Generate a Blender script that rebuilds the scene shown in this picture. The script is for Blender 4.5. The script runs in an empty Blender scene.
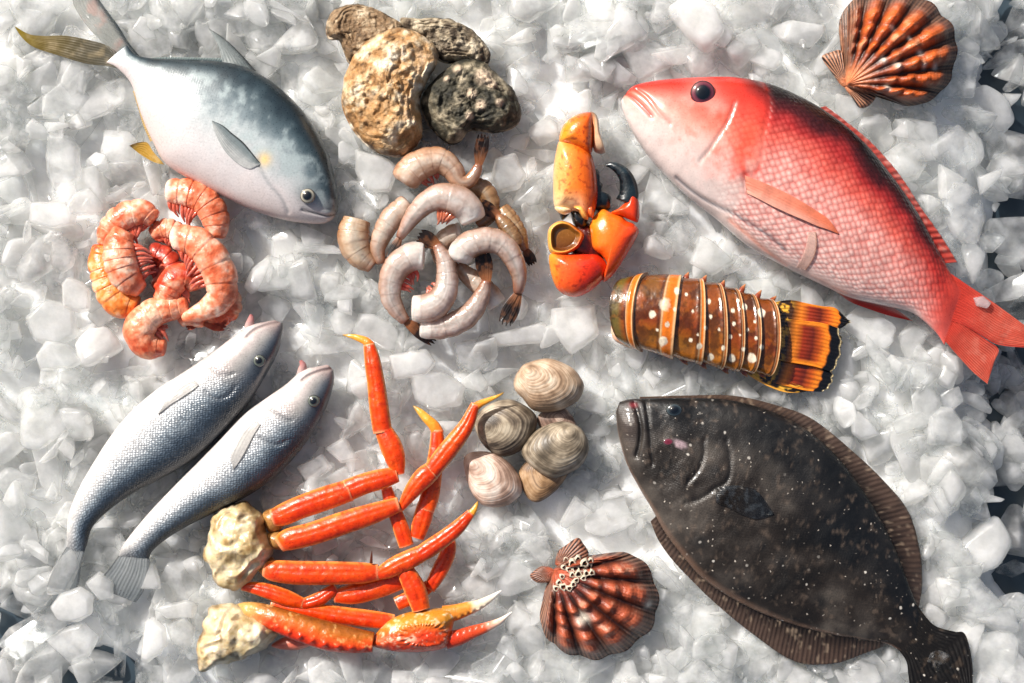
import bpy, bmesh, math, random
import numpy as np
from mathutils import Vector, Matrix, Euler

# ------------------------------------------------------------------ core
# plan coordinates: 1 plan unit = 1 mm, x to the right, y DOWN (as on a flat-lay), z up
SC = bpy.context.scene
COL = SC.collection
S = 0.001
def W(p):
    p = np.asarray(p, float)
    out = np.empty(p.shape)
    out[..., 0] = (p[..., 0] - 512.0) * S
    out[..., 1] = (341.5 - p[..., 1]) * S
    out[..., 2] = p[..., 2] * S
    return out
def hx(h):
    h = h.lstrip('#')
    c = np.array([int(h[i:i+2], 16) / 255.0 for i in (0, 2, 4)])
    return np.where(c <= 0.04045, c / 12.92, ((c + 0.055) / 1.055) ** 2.4)
def ss(a, b, x):
    t = np.clip((x - a) / (b - a + 1e-12), 0, 1)
    return t * t * (3 - 2 * t)
def mix(a, b, f):
    f = np.asarray(f)[..., None]
    return a * (1 - f) + b * f
def ramp(x, stops):
    xs = [s[0] for s in stops]; cs = np.array([s[1] for s in stops])
    return np.stack([np.interp(x, xs, cs[:, k]) for k in range(3)], -1)
def _hash(ix, iy, iz, seed):
    n = (ix * 374761393 + iy * 668265263 + iz * 2147483647 + seed * 974711) & 0xFFFFFFFF
    n = ((n ^ (n >> 13)) * 1274126177) & 0xFFFFFFFF
    n = n ^ (n >> 16)
    return (n & 0xFFFF) / 65535.0
def vnoise(x, y, z=0.0, seed=0):
    x, y, z = np.broadcast_arrays(np.asarray(x, float), np.asarray(y, float), np.asarray(z, float))
    ix, iy, iz = np.floor(x).astype(np.int64), np.floor(y).astype(np.int64), np.floor(z).astype(np.int64)
    fx, fy, fz = x - ix, y - iy, z - iz
    fx, fy, fz = fx*fx*(3-2*fx), fy*fy*(3-2*fy), fz*fz*(3-2*fz)
    r = 0
    for dx in (0, 1):
        for dy in (0, 1):
            for dz in (0, 1):
                w = (fx if dx else 1-fx) * (fy if dy else 1-fy) * (fz if dz else 1-fz)
                r = r + w * _hash(ix+dx, iy+dy, iz+dz, seed)
    return r
def fbm(x, y, z=0.0, s=10.0, octv=4, seed=0):
    r, a, t = 0, 1.0, 0
    f = 1.0 / s
    for k in range(octv):
        r = r + a * vnoise(np.asarray(x)*f, np.asarray(y)*f, np.asarray(z)*f, seed + k)
        t += a; a *= 0.5; f *= 2.03
    return r / t          # 0..1
def crom(P, n, closed=False):
    """Catmull-Rom resample of the rows of P to n rows (by index chord on first two columns)"""
    P = np.asarray(P, float)
    if closed:
        Q = np.vstack([P[-1:], P, P[:2]])
    else:
        Q = np.vstack([2*P[:1]-P[1:2], P, 2*P[-1:]-P[-2:-1]])
    seg = len(Q) - 3
    d = np.linalg.norm(np.diff(Q[1:seg+2, :2], axis=0), axis=1) + 1e-6
    cum = np.concatenate([[0], np.cumsum(d)])
    t = np.linspace(0, cum[-1], n, endpoint=not closed)
    i = np.clip(np.searchsorted(cum, t, side='right') - 1, 0, seg - 1)
    f = ((t - cum[i]) / d[i])[:, None]
    p0, p1, p2, p3 = Q[i], Q[i+1], Q[i+2], Q[i+3]
    return 0.5*((2*p1) + (-p0+p2)*f + (2*p0-5*p1+4*p2-p3)*f*f + (-p0+3*p1-3*p2+p3)*f**3)
def pdist(X, Y, poly):
    """distance to a polyline"""
    P = np.asarray(poly, float); best = np.full(np.shape(X), 1e9)
    for (ax, ay), (bx, by) in zip(P[:-1], P[1:]):
        dx, dy = bx-ax, by-ay
        t = np.clip(((X-ax)*dx + (Y-ay)*dy) / (dx*dx+dy*dy+1e-9), 0, 1)
        best = np.minimum(best, np.hypot(X-ax-t*dx, Y-ay-t*dy))
    return best
def smooth_line(pts, n=14):
    return crom(np.asarray(pts, float), n)

ALLV = []          # every vertex of the laid-out seafood (plan units), for settling the ice
def thing(name, label, cat, at, group=None):
    o = bpy.data.objects.new(name, None); COL.objects.link(o)
    o.empty_display_size = 0.02
    o.location = Vector(W(np.array(at, float)))
    o['label'] = label; o['category'] = cat
    if group: o['group'] = group
    return o
def _origin(o):
    v = Vector((0, 0, 0))
    while o is not None:
        v += o.location; o = o.parent
    return v
def mesh_obj(name, verts, faces, mat, parent=None, colors=None, uv=None, smooth=True, track=True):
    """verts in plan units, faces = list of quads/tris index arrays"""
    verts = np.asarray(verts, float)
    if track: ALLV.append(verts.copy())
    w = W(verts) - np.array(_origin(parent)) if parent is not None else W(verts)
    me = bpy.data.meshes.new(name)
    me.from_pydata(w.tolist(), [], [tuple(int(i) for i in f) for f in faces])
    if colors is not None:
        a = me.color_attributes.new('Col', 'FLOAT_COLOR', 'POINT')
        colors = np.clip(colors, 0, 1); c = np.ones((len(verts), 4)); c[:, :colors.shape[1]] = colors
        a.data.foreach_set('color', c.ravel().astype(np.float32))
    if uv is not None:
        l = me.uv_layers.new(name='UVMap')
        li = np.empty(len(me.loops), np.int32); me.loops.foreach_get('vertex_index', li)
        l.data.foreach_set('uv', np.asarray(uv, np.float32)[li].ravel())
    if smooth:
        me.polygons.foreach_set('use_smooth', np.ones(len(me.polygons), bool))
    if mat: me.materials.append(mat)
    bm = bmesh.new(); bm.from_mesh(me); bmesh.ops.recalc_face_normals(bm, faces=bm.faces); bm.to_mesh(me); bm.free()
    me.update()
    o = bpy.data.objects.new(name, me); COL.objects.link(o)
    if parent is not None: o.parent = parent
    return o
def grid_faces(n, m, closed=True):
    i = np.arange(n-1)[:, None]; j = np.arange(m if closed else m-1)[None, :]
    j2 = (j+1) % m
    a = i*m+j; b = i*m+j2; c = (i+1)*m+j2; d = (i+1)*m+j
    return np.stack([a, b, c, d], -1).reshape(-1, 4)
def grid_obj(name, V, mat, parent, C=None, UV=None, closed=True, caps=True, track=True):
    n, m = V.shape[:2]
    verts = V.reshape(-1, 3); faces = list(grid_faces(n, m, closed))
    cols = None if C is None else C.reshape(-1, C.shape[-1])
    uvs = None if UV is None else UV.reshape(-1, 2)
    if caps and closed:
        k = len(verts)
        verts = np.vstack([verts, V[0].mean(0)[None], V[-1].mean(0)[None]])
        if cols is not None: cols = np.vstack([cols, C[0].mean(0)[None], C[-1].mean(0)[None]])
        if uvs is not None: uvs = np.vstack([uvs, UV[0].mean(0)[None], UV[-1].mean(0)[None]])
        b = (n-1)*m
        for j in range(m):
            faces.append((k, (j+1) % m, j)); faces.append((k+1, b+j, b+(j+1) % m))
    return mesh_obj(name, verts, faces, mat, parent, cols, uvs, track=track)

def loft(name, st, mat, parent, paint, disp=None, nu=160, nv=72, ez=0.9, ex=1.0, shift=None):
    """st rows: ax,ay,bx,by,zc,hu,hd  (a = first edge, b = second edge)"""
    R = crom(st, nu)
    A, B = R[:, 0:2], R[:, 2:4]; zc, hu, hd = R[:, 4], np.maximum(R[:, 5], .15), np.maximum(R[:, 6], .15)
    t = np.linspace(0, 2*np.pi, nv, endpoint=False)
    c = np.sign(np.cos(t))*np.abs(np.cos(t))**ex; s = np.sign(np.sin(t))*np.abs(np.sin(t))**ez
    Cc = (A+B)/2; H = (A-B)/2
    V = np.empty((nu, nv, 3))
    V[..., :2] = Cc[:, None] + H[:, None]*c[None, :, None]
    V[..., 2] = zc[:, None] + np.where(s > 0, hu[:, None], hd[:, None])*s[None]
    u = np.linspace(0, 1, nu)[:, None]*np.ones((1, nv))
    wv = ((1-c)/2)[None]*np.ones((nu, 1)); top = (s > -1e-6)[None]*np.ones((nu, 1))
    if shift is not None:
        ax = np.gradient(Cc, axis=0); ax /= np.linalg.norm(ax, axis=1)[:, None]+1e-9
        V[..., :2] += ax[:, None]*(shift(u)*np.clip(s, 0, 1)[None])[..., None]
    if disp is not None: V = disp(V, u, wv, top, t[None]*np.ones((nu, 1)))
    Cl = paint(V[..., 0], V[..., 1], V[..., 2], u, wv, top)
    L = np.concatenate([[0], np.cumsum(np.linalg.norm(np.diff(Cc, axis=0), axis=1))])
    wid = np.linalg.norm(H, axis=1)
    UV = np.stack([L[:, None]*np.ones((1, nv)), wid[:, None]*(t[None]-np.pi/2)*1.1], -1)/100.0
    o = grid_obj(name, V, mat, parent, Cl, UV)
    return o, V
def tube_st(path, ws, z, hf=0.9):
    """stations from a centre path; ws half widths; z scalar or list (centre)"""
    P = np.asarray(path, float); n = len(P)
    ws = np.asarray(ws, float)*np.ones(n); z = np.asarray(z, float)*np.ones(n)
    Q = crom(np.column_stack([P, ws, z]), max(24, n*7))
    T = np.gradient(Q[:, :2], axis=0); T /= np.linalg.norm(T, axis=1)[:, None]+1e-9
    N = np.stack([-T[:, 1], T[:, 0]], -1)
    w = np.maximum(Q[:, 2:3], .2)
    return np.column_stack([Q[:, :2]-N*w, Q[:, :2]+N*w, Q[:, 3], w[:, 0]*hf, w[:, 0]*hf])
def topz(V, x, y):
    """height of the top of a lofted grid at plan points"""
    T = V.reshape(-1, 3); x = np.atleast_1d(x).ravel(); y = np.atleast_1d(y).ravel()
    out = np.empty(len(x))
    for i in range(len(x)):
        d = (T[:, 0]-x[i])**2 + (T[:, 1]-y[i])**2
        k = np.argpartition(d, 10)[:10]
        zz = T[k, 2]; kk = zz > zz.max()-6
        wt = 1/(d[k][kk]+.3)
        out[i] = (zz[kk]*wt).sum()/wt.sum()
    return out
def fin(name, e1, e2, z1, z2, mat, parent, paint, rays='u', nr=16, amp=.35, th=.7, nu=60, nv=26, wave=.8, drape=None, lift=1.0, seed=0, bulge=0.):
    """thin solid sheet between two edge lines. paint(X,Y,u,v)."""
    A = crom(np.asarray(e1, float), nu); B = crom(np.asarray(e2, float), nu)
    v = np.linspace(0, 1, nv)
    u = np.linspace(0, 1, nu)
    XY = A[:, None]*(1-v)[None, :, None] + B[:, None]*v[None, :, None]
    if bulge:
        ax = (A[-1]+B[-1]-A[0]-B[0]); ax = ax/np.linalg.norm(ax)
        q = bulge*(1-(2*v-1)**2)+.9*np.sin(v*21+seed)
        XY = XY+ax[None, None]*(q[None]*u[:, None]**2)[..., None]
    if drape is not None:
        Z = topz(drape, XY[..., 0], XY[..., 1]).reshape(nu, nv) + lift*np.sin(np.pi*np.clip(u, .02, .98))[:, None]*(.35+v[None]) + .5
    else:
        Z = (np.interp(u, np.linspace(0, 1, np.size(z1)), np.atleast_1d(z1))[:, None]*(1-v)[None]
             + np.interp(u, np.linspace(0, 1, np.size(z2)), np.atleast_1d(z2))[:, None]*v[None])
    ph = (u[:, None] if rays == 'u' else v[None]) * np.ones((nu, nv))
    jit = .25*np.sin(ph*37+seed)
    Z = Z + amp*np.cos(2*np.pi*(ph*nr+jit*.3)) + wave*(fbm(XY[..., 0], XY[..., 1], 0, 14, 2, seed)-.5)*2
    U = u[:, None]*np.ones((1, nv)); VV = v[None]*np.ones((nu, 1))
    C = paint(XY[..., 0], XY[..., 1], U, VV)
    top = np.concatenate([XY, (Z+th/2)[..., None]], -1); bot = np.concatenate([XY, (Z-th/2)[..., None]], -1)
    V = np.concatenate([top, bot[:, ::-1]], 1); CC = np.concatenate([C, C[:, ::-1]], 1)
    UV = np.stack([ph*nr, np.ones_like(ph)*VV], -1); UV = np.concatenate([UV, UV[:, ::-1]], 1)
    return grid_obj(name, V, mat, parent, CC, UV)
def pillow(name, outline, z0, hu, hd, mat, parent, paint, disp=None, M=96, nr=26, nb=9, p=2.2, q=2.0, centre=None, closed_smooth=True, hfn=None):
    """closed domed solid on a plan outline (star-shaped from its centre)"""
    O = crom(np.asarray(outline, float), M, closed=True)
    c = O.mean(0) if centre is None else np.asarray(centre, float)
    rt = np.sin(np.linspace(0.015, np.pi/2, nr)); rb = np.sin(np.linspace(np.pi/2, 0.03, nb))[1:]
    rho = np.concatenate([rt, rb]); top = np.concatenate([np.ones(nr), np.zeros(nb-1)])
    XY = c[None, None] + (O-c)[None]*rho[:, None, None]
    Rr = rho[:, None]*np.ones((1, M)); Tp = top[:, None]*np.ones((1, M)); Th = np.linspace(0, 1, M, endpoint=False)[None]*np.ones((len(rho), 1))
    rc = Rr
    if centre is not None:
        c2 = O.mean(0); a = np.arctan2(O[:, 1]-c2[1], O[:, 0]-c2[0]); r = np.hypot(O[:, 0]-c2[0], O[:, 1]-c2[1])
        k = np.argsort(a); a = a[k]; r = r[k]
        aa = np.concatenate([a-2*np.pi, a, a+2*np.pi]); rr3 = np.concatenate([r, r, r])
        dx, dy = XY[..., 0]-c2[0], XY[..., 1]-c2[1]
        rc = np.clip(np.hypot(dx, dy)/np.interp(np.arctan2(dy, dx), aa, rr3), 0, 1)
    prof = np.clip(1-rc**p, 0, 1)**(1/q)
    if hfn is not None: prof = hfn(XY[..., 0], XY[..., 1], Rr, rc, prof)
    Z = z0 + np.where(Tp > 0, hu, -hd)*prof
    V = np.concatenate([XY, Z[..., None]], -1)
    if disp is not None: V = disp(V, Rr, Th, Tp, rc)
    C = paint(V[..., 0], V[..., 1], V[..., 2], Rr, Th, Tp)
    UV = np.stack([V[..., 0], V[..., 1]], -1)/100.
    o = grid_obj(name, V, mat, parent, C, UV)
    return o, V
# ------------------------------------------------------------------ materials
def _new(name):
    m = bpy.data.materials.new(name); m.use_nodes = True
    nt = m.node_tree; nt.nodes.clear()
    return m, nt, nt.nodes, nt.links
def vmat(name, rough=.35, spec=.5, coat=0., sss=0., sssr=(.006, .003, .002), noise=(300, .12), bump=(), scales=None, scol=.0,
         sheen=0., metal=0., trans=0., rvar=.1, alpha=1.0, rim=None, rimf=.6, flecks=None, rnd=.22):
    """pigment from the mesh's colour attribute, fine pigment noise, bumps; scales=(size, strength) adds a fish-scale relief in UV space"""
    m, nt, N, L = _new(name)
    out = N.new('ShaderNodeOutputMaterial'); b = N.new('ShaderNodeBsdfPrincipled')
    at = N.new('ShaderNodeAttribute'); at.attribute_name = 'Col'
    tc = N.new('ShaderNodeTexCoord')
    nz = N.new('ShaderNodeTexNoise'); nz.inputs['Scale'].default_value = noise[0]; nz.inputs['Detail'].default_value = 5
    L.new(tc.outputs['Object'], nz.inputs['Vector'])
    mr = N.new('ShaderNodeMapRange'); mr.inputs['To Min'].default_value = 1-noise[1]*2; mr.inputs['To Max'].default_value = 1+noise[1]*2
    L.new(nz.outputs['Fac'], mr.inputs['Value'])
    mul = N.new('ShaderNodeVectorMath'); mul.operation = 'SCALE'
    L.new(at.outputs['Color'], mul.inputs[0]); L.new(mr.outputs['Result'], mul.inputs['Scale'])
    col = mul.outputs['Vector']
    prev = None
    def addbump(src, st, dist):
        nonlocal prev
        bp = N.new('ShaderNodeBump'); bp.inputs['Strength'].default_value = st; bp.inputs['Distance'].default_value = dist
        L.new(src, bp.inputs['Height'])
        if prev: L.new(prev, bp.inputs['Normal'])
        prev = bp.outputs['Normal']
    for sc, st, dist in bump:
        n2 = N.new('ShaderNodeTexNoise'); n2.inputs['Scale'].default_value = sc; n2.inputs['Detail'].default_value = 4
        L.new(tc.outputs['Object'], n2.inputs['Vector']); addbump(n2.outputs['Fac'], st, dist)
    if scales:
        mp = N.new('ShaderNodeMapping'); mp.inputs['Rotation'].default_value = (0, 0, math.radians(45))
        mp.inputs['Scale'].default_value = (1, 1, 1)
        L.new(tc.outputs['UV'], mp.inputs['Vector'])
        vo = N.new('ShaderNodeTexVoronoi'); vo.inputs['Scale'].default_value = scales[0]; vo.inputs['Randomness'].default_value = rnd
        L.new(mp.outputs['Vector'], vo.inputs['Vector'])
        inv = N.new('ShaderNodeMapRange'); inv.inputs['From Min'].default_value = .15; inv.inputs['From Max'].default_value = .7
        inv.inputs['To Min'].default_value = 1; inv.inputs['To Max'].default_value = 0
        L.new(vo.outputs['Distance'], inv.inputs['Value'])
        mk = N.new('ShaderNodeMath'); mk.operation = 'MULTIPLY'
        L.new(inv.outputs['Result'], mk.inputs[0]); L.new(at.outputs['Alpha'], mk.inputs[1])
        addbump(mk.outputs['Value'], scales[1], .0012)
        if scol:
            m2 = N.new('ShaderNodeMapRange'); m2.inputs['To Min'].default_value = 1-scol; m2.inputs['To Max'].default_value = 1+scol*.6
            L.new(inv.outputs['Result'], m2.inputs['Value'])
            sep = N.new('ShaderNodeMapRange'); sep.inputs['To Min'].default_value = 1-scol*.5; sep.inputs['To Max'].default_value = 1+scol*.5
            L.new(vo.outputs['Color'], sep.inputs['Value'])
            mm = N.new('ShaderNodeMath'); mm.operation = 'MULTIPLY'
            L.new(m2.outputs['Result'], mm.inputs[0]); L.new(sep.outputs['Result'], mm.inputs[1])
            one = N.new('ShaderNodeMix'); one.data_type = 'FLOAT'; one.inputs[2].default_value = 1.0
            L.new(at.outputs['Alpha'], one.inputs[0]); L.new(mm.outputs['Value'], one.inputs[3])
            if rim:
                # scale rims carry the rim pigment
                rm = N.new('ShaderNodeMix'); rm.data_type = 'RGBA'; rm.blend_type = 'MULTIPLY'; rm.inputs[7].default_value = (*rim, 1)
                iv = N.new('ShaderNodeMath'); iv.operation = 'SUBTRACT'; iv.inputs[0].default_value = 1.0
                L.new(inv.outputs['Result'], iv.inputs[1])
                im = N.new('ShaderNodeMath'); im.operation = 'MULTIPLY'; L.new(iv.outputs['Value'], im.inputs[0]); L.new(at.outputs['Alpha'], im.inputs[1])
                im2 = N.new('ShaderNodeMath'); im2.operation = 'MULTIPLY'; im2.inputs[1].default_value = rimf; L.new(im.outputs['Value'], im2.inputs[0])
                L.new(im2.outputs['Value'], rm.inputs[0]); L.new(col, rm.inputs[6]); col = rm.outputs[2]
            s2 = N.new('ShaderNodeVectorMath'); s2.operation = 'SCALE'
            L.new(col, s2.inputs[0]); L.new(one.outputs[0], s2.inputs['Scale']); col = s2.outputs['Vector']
    for fs, fr, share, fc in (flecks or ()):
        # small pale flecks of pigment: random cells of a voronoi carry a dot
        vf = N.new('ShaderNodeTexVoronoi'); vf.inputs['Scale'].default_value = fs
        ds = N.new('ShaderNodeTexNoise'); ds.inputs['Scale'].default_value = fs*1.6
        L.new(tc.outputs['Object'], ds.inputs['Vector'])
        ad = N.new('ShaderNodeMixRGB'); ad.blend_type = 'ADD'; ad.inputs['Fac'].default_value = .0035
        L.new(tc.outputs['Object'], ad.inputs['Color1']); L.new(ds.outputs['Color'], ad.inputs['Color2']); L.new(ad.outputs['Color'], vf.inputs['Vector'])
        d1 = N.new('ShaderNodeMapRange'); d1.inputs['From Min'].default_value = fr*.5; d1.inputs['From Max'].default_value = fr; d1.inputs['To Min'].default_value = 1; d1.inputs['To Max'].default_value = 0
        L.new(vf.outputs['Distance'], d1.inputs['Value'])
        sp = N.new('ShaderNodeSeparateColor'); L.new(vf.outputs['Color'], sp.inputs['Color'])
        g = N.new('ShaderNodeMath'); g.operation = 'LESS_THAN'; g.inputs[1].default_value = share; L.new(sp.outputs['Red'], g.inputs[0])
        mm = N.new('ShaderNodeMath'); mm.operation = 'MULTIPLY'; L.new(d1.outputs['Result'], mm.inputs[0]); L.new(g.outputs['Value'], mm.inputs[1])
        m3 = N.new('ShaderNodeMath'); m3.operation = 'MULTIPLY'; L.new(mm.outputs['Value'], m3.inputs[0]); L.new(sp.outputs['Green'], m3.inputs[1])
        mf = N.new('ShaderNodeMix'); mf.data_type = 'RGBA'; mf.inputs[7].default_value = (*fc, 1)
        L.new(m3.outputs['Value'], mf.inputs[0]); L.new(col, mf.inputs[6]); col = mf.outputs[2]
    L.new(col, b.inputs['Base Color'])
    rr = N.new('ShaderNodeMapRange'); rr.inputs['To Min'].default_value = max(.03, rough-rvar); rr.inputs['To Max'].default_value = rough+rvar
    L.new(nz.outputs['Fac'], rr.inputs['Value']); L.new(rr.outputs['Result'], b.inputs['Roughness'])
    b.inputs['Specular IOR Level'].default_value = spec
    b.inputs['Coat Weight'].default_value = coat; b.inputs['Coat Roughness'].default_value = .12
    b.inputs['Metallic'].default_value = metal
    if sss:
        b.inputs['Subsurface Weight'].default_value = sss; b.inputs['Subsurface Radius'].default_value = sssr; b.inputs['Subsurface Scale'].default_value = 1.0
    if prev: L.new(prev, b.inputs['Normal'])
    sh = b.outputs['BSDF']
    if trans:
        tr = N.new('ShaderNodeBsdfTranslucent'); L.new(col, tr.inputs['Color'])
        mx = N.new('ShaderNodeMixShader'); mx.inputs['Fac'].default_value = trans
        L.new(sh, mx.inputs[1]); L.new(tr.outputs['BSDF'], mx.inputs[2]); sh = mx.outputs['Shader']
    if alpha < 1:
        tp = N.new('ShaderNodeBsdfTransparent'); mx = N.new('ShaderNodeMixShader'); mx.inputs['Fac'].default_value = alpha
        L.new(tp.outputs['BSDF'], mx.inputs[1]); L.new(sh, mx.inputs[2]); sh = mx.outputs['Shader']
    L.new(sh, out.inputs['Surface'])
    return m

M_SKIN_SILVER = vmat('silver_fish_skin', rough=.3, spec=.6, coat=.35, noise=(500, .1), bump=((900, .12, .0006), (120, .1, .001)), scales=(60, .1), scol=.06)
M_SKIN_CROAKER = vmat('silver_scaled_skin', rough=.3, spec=.7, coat=.3, noise=(600, .14), bump=((120, .1, .001),), scales=(38, .5), scol=.38, rnd=.45)
M_SKIN_SNAPPER = vmat('red_scaled_skin', rough=.3, spec=.5, coat=.35, noise=(500, .08), bump=((900, .08, .0005), (130, .1, .001)), scales=(16, .45), scol=.16, rim=(.86, .42, .4), rimf=.85, rnd=.36)
M_SKIN_FLOUNDER = vmat('dark_flatfish_skin', rough=.36, spec=.4, coat=.12, noise=(700, .2), bump=((1100, .3, .0006), (160, .25, .0015)), scales=(60, .2), scol=.15, flecks=((85, .16, .3, (.62, .58, .52)), (190, .2, .35, (.45, .4, .34))))
M_FIN = vmat('fin_membrane', rough=.35, spec=.5, coat=.2, noise=(400, .1), bump=((700, .15, .0005),), trans=.3, alpha=.93)
M_FIN_CLEAR = vmat('clear_fin_membrane', rough=.3, spec=.5, coat=.3, noise=(400, .1), bump=((700, .15, .0005),), trans=.35, alpha=.6)
M_EYE = vmat('wet_eye', rough=.06, spec=.8, coat=1., noise=(600, .03), rvar=.02)
M_OYSTER = vmat('rough_oyster_shell', rough=.62, spec=.35, noise=(420, .3), bump=((260, .8, .003), (900, .6, .001)))
M_CLAM = vmat('ridged_clam_shell', rough=.45, spec=.45, noise=(350, .12), bump=((800, .2, .0006),))
M_SCALLOP = vmat('ribbed_scallop_shell', rough=.36, spec=.5, noise=(600, .22), bump=((900, .5, .0009), (300, .3, .001)))
M_CRABSHELL = vmat('glossy_crab_shell', rough=.24, spec=.5, coat=.4, noise=(380, .12), bump=((650, .35, .0008), (140, .2, .0015)))
M_CRABLEG = vmat('wet_crab_leg_shell', rough=.3, spec=.45, coat=.2, noise=(420, .14), bump=((800, .35, .0008), (260, .3, .0014)))
M_MEAT = vmat('moist_crab_meat', rough=.35, spec=.5, coat=.25, sss=.3, noise=(300, .12), bump=((500, .3, .001), (120, .35, .003)))
M_LOBSTER = vmat('glossy_lobster_shell', rough=.2, spec=.6, coat=.6, noise=(420, .16), bump=((500, .25, .0008),))
M_RAW = vmat('translucent_raw_shrimp', rough=.2, spec=.6, coat=.7, sss=.4, sssr=(.009, .006, .005), noise=(350, .08), bump=((500, .3, .0008), (170, .45, .002)), trans=.15, alpha=.88)
M_COOKED = vmat('cooked_shrimp_shell', rough=.33, spec=.5, coat=.35, sss=.25, sssr=(.006, .002, .001), noise=(330, .16), bump=((450, .4, .0009), (170, .5, .0022)))
# ------------------------------------------------------------------ fish
def alpha(C, a):
    return np.concatenate([C, np.broadcast_to(a, C.shape[:2])[..., None]], -1)
def groove(V, top, lines):
    for poly, depth, w in lines:
        d = pdist(V[..., 0], V[..., 1], smooth_line(poly))
        V[..., 2] -= top*depth*np.exp(-(d/w)**2)
    return V
def bump_at(V, top, x, y, r, h):
    d = np.hypot(V[..., 0]-x, V[..., 1]-y); V[..., 2] += top*h*np.exp(-(d/r)**2)
def eye(parent, V, x, y, r, stops, h=.55, lift=-.2, rx=None, ang=0, name='eye', pupil=.56, pc='05080c'):
    """stops: (rho, colour); the pupil is a piece of its own on the eye"""
    z = float(topz(V, x, y)[0])
    a = np.linspace(0, 2*np.pi, 12, endpoint=False); rx = rx or r
    c, s = math.cos(ang), math.sin(ang)
    def ring(f):
        px, py = rx*f*np.cos(a), r*f*np.sin(a)
        return np.stack([x+px*c-py*s, y+px*s+py*c], -1)
    o, _ = pillow(name, ring(1), z+lift, r*h, r*.5, M_EYE, parent, lambda X, Y, Z, R, T, t: ramp(R, stops), M=40, nr=22, p=2.0, q=2.0)
    if pupil:
        pillow('pupil', ring(pupil), z+lift+r*h*math.sqrt(1-pupil**2)-.4, r*h*(1-math.sqrt(1-pupil**2))+.9, .3, M_EYE, o, lambda X, Y, Z, R, T, t: ramp(R, [(0, hx(pc)), (1, hx('0a1218'))]), M=32, nr=12, nb=4)
    return o

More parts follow.
